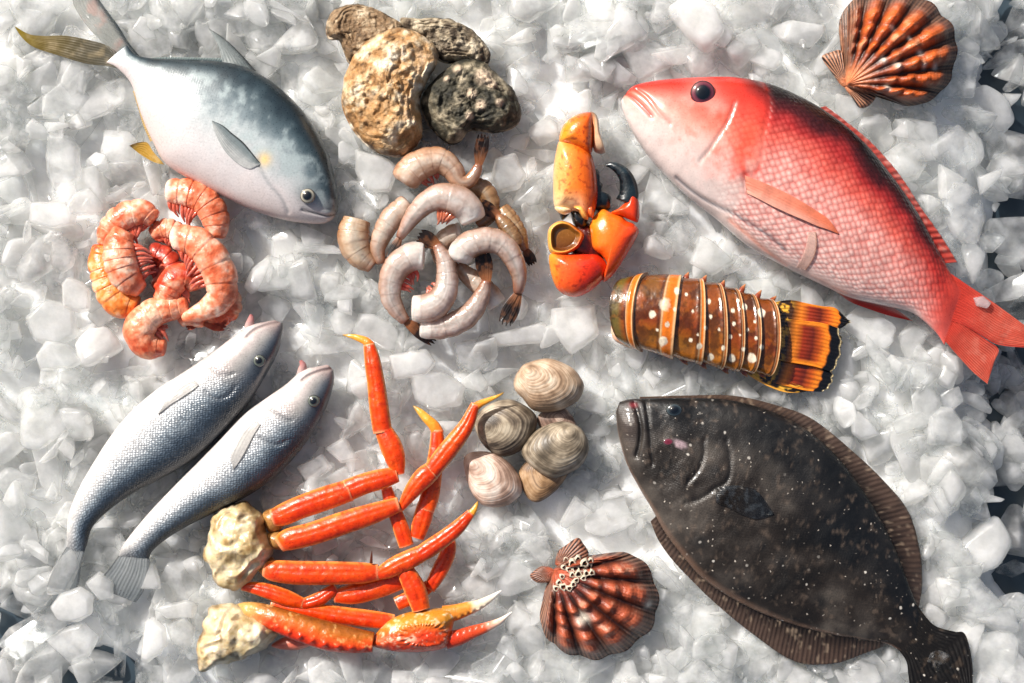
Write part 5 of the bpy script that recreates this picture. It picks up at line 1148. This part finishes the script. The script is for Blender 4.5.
def plate_proto(seed, asp, th, bev=.05, sub=1):
    """broken plate: irregular convex outline, nearly flat faces, narrow worn edges"""
    rng = np.random.RandomState(seed)
    n = rng.randint(5, 9); an = np.sort(rng.uniform(0, 2*np.pi, n)+np.linspace(0, 2*np.pi, n, endpoint=False)*2) % (2*np.pi)
    an = np.sort(an); P = np.stack([np.cos(an), np.sin(an)*asp], -1)*rng.uniform(.72, 1.05, (n, 1))*.5
    sl = rng.normal(size=2)*.16
    bm = bmesh.new()
    for lv, sc in ((-.5, rng.uniform(.7, 1.0)), (.5, rng.uniform(.62, .95))):
        off = rng.normal(size=2)*.07
        for p in P:
            q = p*(sc+rng.normal()*.07)+off
            bm.verts.new((q[0], q[1], lv*th+(p@sl)*(1 if lv > 0 else -.4)+rng.normal()*th*.09))
    for p in P[::2]: bm.verts.new((p[0]*1.02, p[1]*1.02, rng.uniform(-.25, .25)*th))
    bmesh.ops.convex_hull(bm, input=bm.verts)
    bmesh.ops.delete(bm, geom=[g for g in bm.verts if not g.link_faces], context='VERTS')
    bmesh.ops.dissolve_limit(bm, angle_limit=math.radians(13), verts=bm.verts, edges=bm.edges)
    bmesh.ops.bevel(bm, geom=list(bm.edges), offset=bev, segments=1, profile=.5, affect='EDGES', clamp_overlap=True)
    bmesh.ops.remove_doubles(bm, verts=bm.verts, dist=.004)
    me = bpy.data.meshes.new('tmp'); bm.to_mesh(me); bm.free()
    o = bpy.data.objects.new('tmp', me); COL.objects.link(o)
    md = o.modifiers.new('s', 'SUBSURF'); md.levels = sub; md.render_levels = sub
    if seed % 3: md.subdivision_type = 'SIMPLE'
    dg = bpy.context.evaluated_depsgraph_get(); ev = o.evaluated_get(dg); m2 = ev.to_mesh()
    V = np.array([v.co[:] for v in m2.vertices]); F = [tuple(p.vertices) for p in m2.polygons]
    ev.to_mesh_clear(); bpy.data.objects.remove(o); bpy.data.meshes.remove(me)
    V[:, 2] += (fbm(V[:, 0]+seed*3, V[:, 1], 0, .3, 3, seed)-.5)*.06
    V[:, :2] *= 1+.22*(fbm(V[:, 0]+seed*3, V[:, 1], 0, .25, 2, seed+5)-.5)[:, None]
    return V-V.mean(0), F
rng = np.random.RandomState(12)
PROTO = []
for k in range(56):
    kind = k % 4
    if kind == 0: V, F = plate_proto(100+k, rng.uniform(.65, .95), rng.uniform(.2, .28), rng.uniform(.03, .06))       # slab
    elif kind == 1: V, F = plate_proto(100+k, rng.uniform(.75, 1.), rng.uniform(.34, .5), rng.uniform(.05, .09))      # lump
    elif kind == 2: V, F = plate_proto(100+k, rng.uniform(.4, .55), rng.uniform(.16, .25), rng.uniform(.025, .05))    # shard
    else: V, F = plate_proto(100+k, rng.uniform(.75, 1.), rng.uniform(.12, .18), rng.uniform(.02, .04))               # plate
    V = V/np.max(np.ptp(V[:, :2], axis=0))
    PROTO.append((V, F, kind))
def rot(rx, ry, rz):
    return np.array(Euler((rx, ry, rz)).to_matrix())

# height limits from the seafood lying on the bed
CELL = 4; X0, Y0, NX, NY = -80, -80, 296, 212
def cell(x, y): return np.clip(((np.asarray(x)-X0)/CELL).astype(int), 0, NX-1), np.clip(((np.asarray(y)-Y0)/CELL).astype(int), 0, NY-1)
LIM = np.full((NX, NY), 999.0)
for v in ALLV:
    i, j = cell(v[:, 0], v[:, 1]); np.minimum.at(LIM, (i, j), v[:, 2])
L2 = LIM.copy()
for di in (-1, 0, 1):
    for dj in (-1, 0, 1):
        L2 = np.where(LIM > 900, np.minimum(L2, np.roll(np.roll(LIM, di, 0), dj, 1)), L2)
LIM = L2
gx = X0+CELL*(np.arange(NX)+.5); gy = Y0+CELL*(np.arange(NY)+.5); GX, GY = np.meshgrid(gx, gy, indexing='ij')
def bed_edge(x, y):
    """>0 on the heap, <0 past its rim (right side and lower left corner)"""
    wob = (fbm(x, y, 0, 55, 3, 900)-.5)*50
    e1 = 1000+wob-x + 60*ss(560, 640, np.asarray(y, float)) + 20*ss(60, 10, np.asarray(y, float)*0+np.asarray(y, float))*0
    e2 = (np.asarray(x)*.62+(588-np.asarray(y)))*.85 + wob*.7 + 6
    return np.minimum(e1, e2)
EDGE = bed_edge(GX, GY)
CAP = 8+8*(fbm(GX, GY, 0, 90, 3, 901)-.5)
CAP = np.where(EDGE < 45, CAP-(45-EDGE)*1.0, CAP); CAP = np.maximum(CAP, -52)
H = np.minimum(np.minimum(CAP-16, LIM-4), -10); H = np.maximum(H, -60)
# packed bed: one sheet following that height
def build_bed():
    xs = np.linspace(-160, 1200, 171); ys = np.linspace(-160, 850, 128)
    X, Y = np.meshgrid(xs, ys, indexing='ij')
    i, j = cell(X, Y); Z = H[i, j]-12
    for _ in range(2):
        Z = (Z+np.roll(Z, 1, 0)+np.roll(Z, -1, 0)+np.roll(Z, 1, 1)+np.roll(Z, -1, 1))/5
    Z = Z+(fbm(X, Y, 0, 16, 4, 902)-.5)*20
    e = bed_edge(X, Y); Z = np.where(e < 10, np.minimum(Z, -40-(10-e)*1.5), Z); Z = np.maximum(Z, -75)
    o = mesh_obj('ice_bed', np.stack([X, Y, Z], -1).reshape(-1, 3), list(grid_faces(171, 128, False)), M_ICEBED, None, track=False)
    o['kind'] = 'structure'
build_bed()
def build_tray():
    m, nt, N, L = _new('dark_slate'); out = N.new('ShaderNodeOutputMaterial'); b = N.new('ShaderNodeBsdfPrincipled')
    tc = N.new('ShaderNodeTexCoord'); nz = N.new('ShaderNodeTexNoise'); nz.inputs['Scale'].default_value = 30; nz.inputs['Detail'].default_value = 6
    L.new(tc.outputs['Object'], nz.inputs['Vector'])
    cr = N.new('ShaderNodeValToRGB'); cr.color_ramp.elements[0].color = (.018, .03, .042, 1); cr.color_ramp.elements[1].color = (.05, .075, .095, 1)
    L.new(nz.outputs['Fac'], cr.inputs['Fac']); L.new(cr.outputs['Color'], b.inputs['Base Color']); b.inputs['Roughness'].default_value = .35
    L.new(b.outputs['BSDF'], out.inputs['Surface'])
    xs = np.linspace(-1500, 2500, 9)
    X, Y = np.meshgrid(xs, xs, indexing='ij')
    o = mesh_obj('table_surface', np.stack([X, Y, 0*X-70], -1).reshape(-1, 3), list(grid_faces(9, 9, False)), m, None, track=False); o['kind'] = 'structure'
build_tray()

def place(V, x, y, embed=.45, lift=0.):
    """settle rotated chunk vertices V (plan units, centred) at x,y; returns z of its centre"""
    top = V[:, 2].max(); bot = -V[:, 2].min(); r = max(3., .5*np.sqrt(np.prod(np.ptp(V[:, :2], axis=0))))
    k = int(r/CELL)+1; ci, cj = cell(x, y)
    i0, i1, j0, j1 = max(0, ci-k), min(NX, ci+k+1), max(0, cj-k), min(NY, cj+k+1)
    D = np.hypot(GX[i0:i1, j0:j1]-x, GY[i0:i1, j0:j1]-y)/r; msk = D < 1.0
    if not msk.any(): msk = D <= D.min()
    hs = H[i0:i1, j0:j1][msk]
    z = np.quantile(hs, .6)+bot*(1-embed)+lift
    wide = D < 1.25
    lim = LIM[i0:i1, j0:j1][wide].min() if wide.any() else 999
    z = min(z, lim-1-top*.92, np.median(CAP[i0:i1, j0:j1][msk])-top*.6+6)
    hn = z+top*np.sqrt(np.clip(1-D**2, 0, 1))*.85
    H[i0:i1, j0:j1] = np.where(msk, np.maximum(H[i0:i1, j0:j1], hn), H[i0:i1, j0:j1])
    return z
ICE_V, ICE_F = [], []; nvert = 0
def add_stuff(V, F, x, y, z):
    global nvert
    ICE_V.append(V+np.array([x, y, z])); ICE_F.extend([tuple(i+nvert for i in f) for f in F]); nvert += len(V)
rs = np.random.RandomState(77)
def rnd_chunk(size, k=None, tilt=.45, flip=False):
    k = rs.randint(len(PROTO)) if k is None else k
    V, F, kind = PROTO[k]
    Rm = rot(rs.normal()*tilt, rs.normal()*tilt, rs.uniform(0, 6.283))
    return (V*size*rs.uniform(.9, 1.1, 3))@Rm.T, F, kind
# lower layers and small pieces
LOW = []
for k in range(1500):
    LOW.append((rs.uniform(-50, 1075), rs.uniform(-50, 735), rs.choice([24, 32, 42, 52], p=[.2, .3, .3, .2])))
for x, y, s in LOW:
    e = float(bed_edge(x, y))
    if e < -5 and rs.rand() < .45: continue
    V, F, _ = rnd_chunk(s, tilt=.35); add_stuff(V, F, x, y, place(V, x, y, .8))

NAMED = []      # individual chunks: (V, F, x, y, z, kind, size)
def jit_points(n, lo, mind):
    pts = []
    tries = 0
    while len(pts) < n and tries < 60000:
        tries += 1
        x, y = rs.uniform(-18, 1042), rs.uniform(-18, 701)
        ci, cj = cell(x, y)
        if LIM[ci, cj] < 900 and rs.rand() < .93: continue
        e = float(bed_edge(x, y))
        if e < -8 and rs.rand() < .6: continue
        if all((x-a)**2+(y-b)**2 > mind**2 for a, b in pts): pts.append((x, y))
    return pts
HAND = [
 ('long frosted ice piece lying over the tail fin of the upper silver croaker', [(61,552),(72,547),(79,552),(79,568),(66,594),(44,597),(44,580)], 15),
 ('rounded ice lump just below the tail of the upper croaker', [(47,609),(58,594),(79,587),(92,596),(91,615),(76,623),(56,622)], 17),
 ('big pale ice lump at the lower left, beside the dark gap in the corner', [(42,642),(61,629),(82,622),(97,637),(88,656),(70,667),(53,650)], 17),
 ('long bar of ice left of the cream lower crab shoulder', [(149,609),(187,601),(196,606),(193,619),(164,621)], 12),
 ('upright narrow ice block left of a wider one, by the lower crab shoulder', [(143,623),(152,618),(164,629),(165,647),(146,664),(139,661)], 15),
 ('tall ice block touching the left side of the lower crab shoulder', [(168,626),(184,616),(194,629),(193,652),(181,661),(170,641)], 16),
 ('pointed clear ice shard over the tail fin of the lower croaker', [(139,590),(151,557),(159,579),(161,590)], 16),
 ('ice lump in the gap between the two croaker tails', [(83,584),(97,572),(112,582),(111,600),(97,603)], 12),
 ('cut sided ice block left of the cooked shrimp, upper of two', [(49,232),(59,229),(66,239),(76,251),(71,266),(59,274),(49,268)], 14),
 ('smooth ice block left of the cooked shrimp, lower of two', [(60,284),(66,277),(81,281),(90,290),(88,310),(78,313),(61,307)], 15),
 ('broad grey ice slab at the left, below the two blocks beside the cooked shrimp', [(24,317),(44,298),(59,302),(71,310),(76,337),(56,346),(32,342)], 11),
 ('flat ice plate near the left edge, level with the cooked shrimp', [(12,283),(32,279),(46,285),(41,302),(27,306),(12,298)], 13),
 ('wide flat ice plate at the left, below the tail of the silver pompano', [(27,202),(63,200),(73,210),(72,224),(51,228),(27,222)], 12),
 ('large ice plate at the left, above and left of the upper croaker', [(32,356),(44,340),(68,344),(83,361),(73,368),(37,371)], 13),
 ('tall rounded ice slab left of the belly of the silver pompano', [(44,130),(67,134),(77,147),(77,178),(51,190),(43,171)], 12),
 ('clear ice cube against the lower end of the largest oyster', [(354,147),(390,159),(399,168),(390,192),(365,192),(353,171)], 13),
 ('clear ice cube between the snout of the pompano and the raw shrimp', [(341,181),(354,178),(365,192),(383,198),(378,219),(354,222)], 12),
 ('square ice cube right of the raised tail of the topmost raw shrimp', [(495,157),(515,152),(527,174),(519,188),(500,193),(491,178)], 12),
 ('curved white ice shard pointing at the ear of the barnacled scallop', [(504,533),(525,530),(546,539),(555,557),(546,569),(525,551)], 16),
 ('small triangular ice shard above the white tipped crab pincer', [(467,545),(489,554),(500,569),(483,569)], 15),
 ('bright white ice lump between the flounder and the lobster fan', [(851,413),(859,411),(872,421),(882,435),(862,441),(853,433)], 16),
 ('thick frosted ice block right of the flounder, below the red tail', [(930,416),(942,406),(955,406),(965,421),(965,445),(955,447),(930,443)], 16),
 ('tall double ice block right of the snapper dorsal fin', [(943,190),(953,181),(970,182),(980,192),(986,218),(978,243),(957,237),(945,218)], 18),
 ('sharp pointed ice spike at the right, above the tall double block', [(978,177),(1005,166),(1002,177),(982,195)], 16),
 ('rounded ice plate beside the dusky back of the red snapper', [(885,153),(906,139),(921,145),(930,161),(921,178),(902,182),(886,169)], 14),
 ('broad frosted ice block below the orange scallop', [(929,145),(959,124),(980,143),(978,159),(957,167),(933,157)], 15),
 ('kite shaped ice piece below the belly of the red snapper', [(660,228),(679,202),(699,228),(689,255),(673,256)], 9),
 ('square edged ice piece between the snapper belly and the lobster tail', [(689,263),(701,234),(714,238),(737,261),(712,277)], 9),
 ('clear ice nugget lying on the tail fin of the flounder', [(927,659),(932,652),(940,650),(949,654),(953,661),(951,668),(944,672),(935,673),(929,668)], 20.5),
 ('tiny ice bit melting on the red tail of the snapper', [(972,298),(982,296),(990,303),(986,309),(975,306)], 24),
 ('rounded flat ice plate right of the tallest crab leg', [(387,355),(426,349),(436,363),(426,376),(391,382)], 14),
 ('large round ice plate between the tallest crab leg and the clams', [(410,374),(442,370),(465,386),(461,406),(434,411),(414,402)], 11),
 ('shield shaped ice piece below the raw shrimp, left of the clam heap', [(453,343),(477,339),(490,363),(473,376),(457,367)], 13),
 ('big square ice block between the crab claw and the clam heap', [(551,308),(594,304),(600,335),(571,355),(551,331)], 13),
 ('long low ice bar below the right end of the raw shrimp', [(489,335),(543,322),(551,328),(543,343),(497,347)], 12),
 ('pale ice piece in the angle between the lower croaker and the upper crab leg', [(295,468),(321,454),(332,468),(309,488)], 10),
 ('small jagged ice piece beside the snout of the lower croaker', [(324,449),(344,437),(358,460),(340,464)], 11)]
def hand_chunk(poly, zt, seed):
    r = np.random.RandomState(seed); P = np.asarray(poly, float); c = P.mean(0); size = np.sqrt(np.prod(np.ptp(P, axis=0)))
    h = np.clip(size*.42, 6, 17) if zt < 20 else size*.32
    sl = r.normal(size=2)*.07
    bm = bmesh.new()
    for lv, sc in ((0, .9), (.45, 1.03), (1, .84)):
        for p in P:
            q = c+(p-c)*(sc+r.normal()*.035)
            bm.verts.new((q[0]-c[0], q[1]-c[1], -h+lv*h+(q-c)@sl+r.normal()*h*.05))
    bmesh.ops.convex_hull(bm, input=bm.verts)
    bmesh.ops.delete(bm, geom=[g for g in bm.verts if not g.link_faces], context='VERTS')
    bmesh.ops.dissolve_limit(bm, angle_limit=math.radians(11), verts=bm.verts, edges=bm.edges)
    bmesh.ops.bevel(bm, geom=list(bm.edges), offset=max(.6, size*.035), segments=1, profile=.5, affect='EDGES', clamp_overlap=True)
    bmesh.ops.remove_doubles(bm, verts=bm.verts, dist=.05)
    me = bpy.data.meshes.new('tmp'); bm.to_mesh(me); bm.free()
    o = bpy.data.objects.new('tmp', me); COL.objects.link(o)
    md = o.modifiers.new('s', 'SUBSURF'); md.subdivision_type = 'SIMPLE'; md.levels = 1; md.render_levels = 1
    dg = bpy.context.evaluated_depsgraph_get(); ev = o.evaluated_get(dg); m2 = ev.to_mesh()
    V = np.array([v.co[:] for v in m2.vertices]); F = [tuple(p.vertices) for p in m2.polygons]
    ev.to_mesh_clear(); bpy.data.objects.remove(o); bpy.data.meshes.remove(me)
    V[:, 2] += (fbm(V[:, 0]+c[0], V[:, 1]+c[1], 0, 9, 3, seed)-.5)*2.4
    V[:, :2] *= 1+.1*(fbm(V[:, 0]+seed, V[:, 1], 0, 12, 2, seed+5)-.5)[:, None]
    return V, F, c[0], c[1], zt
TAKEN = []
for q, (lab, poly, zt) in enumerate(HAND):
    V, F, x, y, z = hand_chunk(poly, zt, 4000+q); NAMED.append((V, F, x, y, z, 9, 0, lab))
    if zt < 20: TAKEN.append((x, y, .34*np.ptp(np.asarray(poly)[:, 0])+.34*np.ptp(np.asarray(poly)[:, 1])))
for x, y in jit_points(300-len(HAND), 0, 28):
    if any(np.hypot(x-a, y-b) < r_*1.15 for a, b, r_ in TAKEN): continue
    s = rs.choice([38, 50, 62, 80], p=[.2, .33, .3, .17])
    V, F, kind = rnd_chunk(s, tilt=.17); z = place(V, x, y, .95); NAMED.append((V, F, x, y, z, kind, s, None))
# small bits on top
for k in range(620):
    x, y = rs.uniform(-30, 1054), rs.uniform(-30, 713)
    s = rs.choice([10, 18, 27, 38], p=[.2, .25, .3, .25]); e = float(bed_edge(x, y))
    if e < -8 and rs.rand() < .5: continue
    ci, cj = cell(x, y)
    if k > 420 and LIM[ci, cj] < 6: continue
    V, F, _ = rnd_chunk(s, tilt=.35); add_stuff(V, F, x, y, place(V, x, y, .5))
cr = mesh_obj('crushed_ice', np.vstack(ICE_V), ICE_F, M_ICE, None, track=False); cr['kind'] = 'stuff'; sharp_normals(cr.data)

MARKS = [('the silver pompano', [(60,40),(130,60),(190,110),(240,140),(300,190)]), ('the oyster cluster', [(370,30),(390,100),(450,40),(480,100)]),
         ('the cooked shrimp', [(120,230),(200,230),(170,300),(150,340)]), ('the raw shrimp', [(370,230),(440,190),(420,300),(500,270),(480,150)]),
         ('the stone crab claw', [(575,140),(580,200),(575,270),(620,240)]), ('the red snapper', [(640,100),(700,130),(780,180),(860,230),(920,280),(980,340)]),
         ('the top right scallop', [(900,50)]), ('the lobster tail', [(640,310),(700,325),(770,340),(815,350)]), ('the flounder', [(640,430),(700,450),(760,510),(840,560),(900,600),(940,650)]),
         ('the barnacled scallop', [(600,605)]), ('the clam heap', [(548,385),(505,428),(495,480),(555,450)]), ('the snow crab legs', [(240,545),(320,500),(390,390),(400,580),(440,460),(350,630),(480,610),(235,635)]),
         ('the upper croaker', [(80,540),(120,470),(180,420),(240,360)]), ('the lower croaker', [(130,560),(190,500),(250,440),(310,390)])]
def where(x, y):
    best = min(((np.hypot(x-a, y-b), n, a, b) for n, ps in MARKS for a, b in ps), key=lambda q: q[0])
    d, n, a, b = best
    ang = math.degrees(math.atan2(-(y-b), x-a)) % 360
    w = ['right of', 'above and right of', 'above', 'above and left of', 'left of', 'below and left of', 'below', 'below and right of'][int((ang+22.5)//45) % 8]
    return w, n, d
SH = {0: 'slab of ice', 1: 'ice lump', 2: 'narrow ice shard', 3: 'flat ice plate'}
SZ = {38: 'small', 50: 'medium', 62: 'large', 80: 'very large'}
PM = {}
seen = {}
for V, F, x, y, z, kind, s, lab in NAMED:
    if lab is None:
        w, n, d = where(x, y)
        dd = 'near' if d < 55 else 'away' if d < 95 else 'far'
        lab = f"{SZ[int(s)]} {SH[kind]} {dd} {w} {n}" if dd != 'near' else f"{SZ[int(s)]} {SH[kind]} just {w} {n}"
        for c_, e_ in ((x < 45, 'left'), (y > 655, 'bottom'), (y < 25, 'top'), (x > 985, 'right')):
            if c_ and d > 45: lab = f"{SZ[int(s)]} {SH[kind]} at the {e_} edge, {w} {n}"; break
    if len(lab.split()) > 15: lab = lab.replace(' and ', ' ').replace('above left of', 'upper left of').replace('above right of', 'upper right of').replace('below left of', 'lower left of').replace('below right of', 'lower right of')
    if len(lab.replace('-', ' ').split()) > 16: print('LONG', lab)
    w3 = W(V+np.array([x, y, z])); c = w3.mean(0)
    me = bpy.data.meshes.new('ice_chunk'); me.from_pydata((w3-c).tolist(), [], F)
    me.polygons.foreach_set('use_smooth', np.ones(len(me.polygons), bool)); me.materials.append(M_CLEAR if z > 19 else M_ICE)
    bm = bmesh.new(); bm.from_mesh(me); bmesh.ops.recalc_face_normals(bm, faces=bm.faces); bm.to_mesh(me); bm.free()
    sharp_normals(me)
    o = bpy.data.objects.new('ice_chunk', me); COL.objects.link(o); o.location = Vector(c)
    o['label'] = lab; o['category'] = 'ice chunk'; o['group'] = 'chunks of crushed ice'
# ------------------------------------------------------------------ camera, light
cam = bpy.data.cameras.new('camera'); co = bpy.data.objects.new('camera', cam); COL.objects.link(co)
DIST = 1.9
co.location = (0, 0, DIST+.016); co.rotation_euler = (0, 0, 0)
cam.sensor_width = 36; cam.lens = 36*DIST/1.024; cam.clip_end = 100; cam.clip_start = .01
SC.camera = co
EL, AZ = math.radians(39), math.radians(136)        # azimuth counter-clockwise from +x: light comes from the upper left
d = Vector((math.cos(EL)*math.cos(AZ), math.cos(EL)*math.sin(AZ), math.sin(EL)))
sl = bpy.data.lights.new('sun', 'SUN'); so = bpy.data.objects.new('sun', sl); COL.objects.link(so)
sl.energy = 4.8; sl.angle = math.radians(.53); sl.color = (1, .955, .895)
so.rotation_euler = d.to_track_quat('Z', 'Y').to_euler(); so.location = d*3
w = bpy.data.worlds.new('World'); SC.world = w; w.use_nodes = True
nt = w.node_tree; nt.nodes.clear()
sk = nt.nodes.new('ShaderNodeTexSky'); sk.sky_type = 'NISHITA'; sk.sun_disc = False
sk.sun_elevation = EL; sk.sun_rotation = math.pi/2-AZ
sk.air_density = 1.0; sk.dust_density = 6
bg = nt.nodes.new('ShaderNodeBackground'); bg.inputs['Strength'].default_value = .068
wo = nt.nodes.new('ShaderNodeOutputWorld')
nt.links.new(sk.outputs['Color'], bg.inputs['Color']); nt.links.new(bg.outputs['Background'], wo.inputs['Surface'])
SC.view_settings.view_transform = 'Standard'; SC.view_settings.look = 'None'
SC.view_settings.exposure = 0.42; SC.view_settings.gamma = 1.0
SC.render.engine = 'CYCLES'
SC.cycles.max_bounces = 10; SC.cycles.transparent_max_bounces = 12
SC.cycles.use_denoising = True
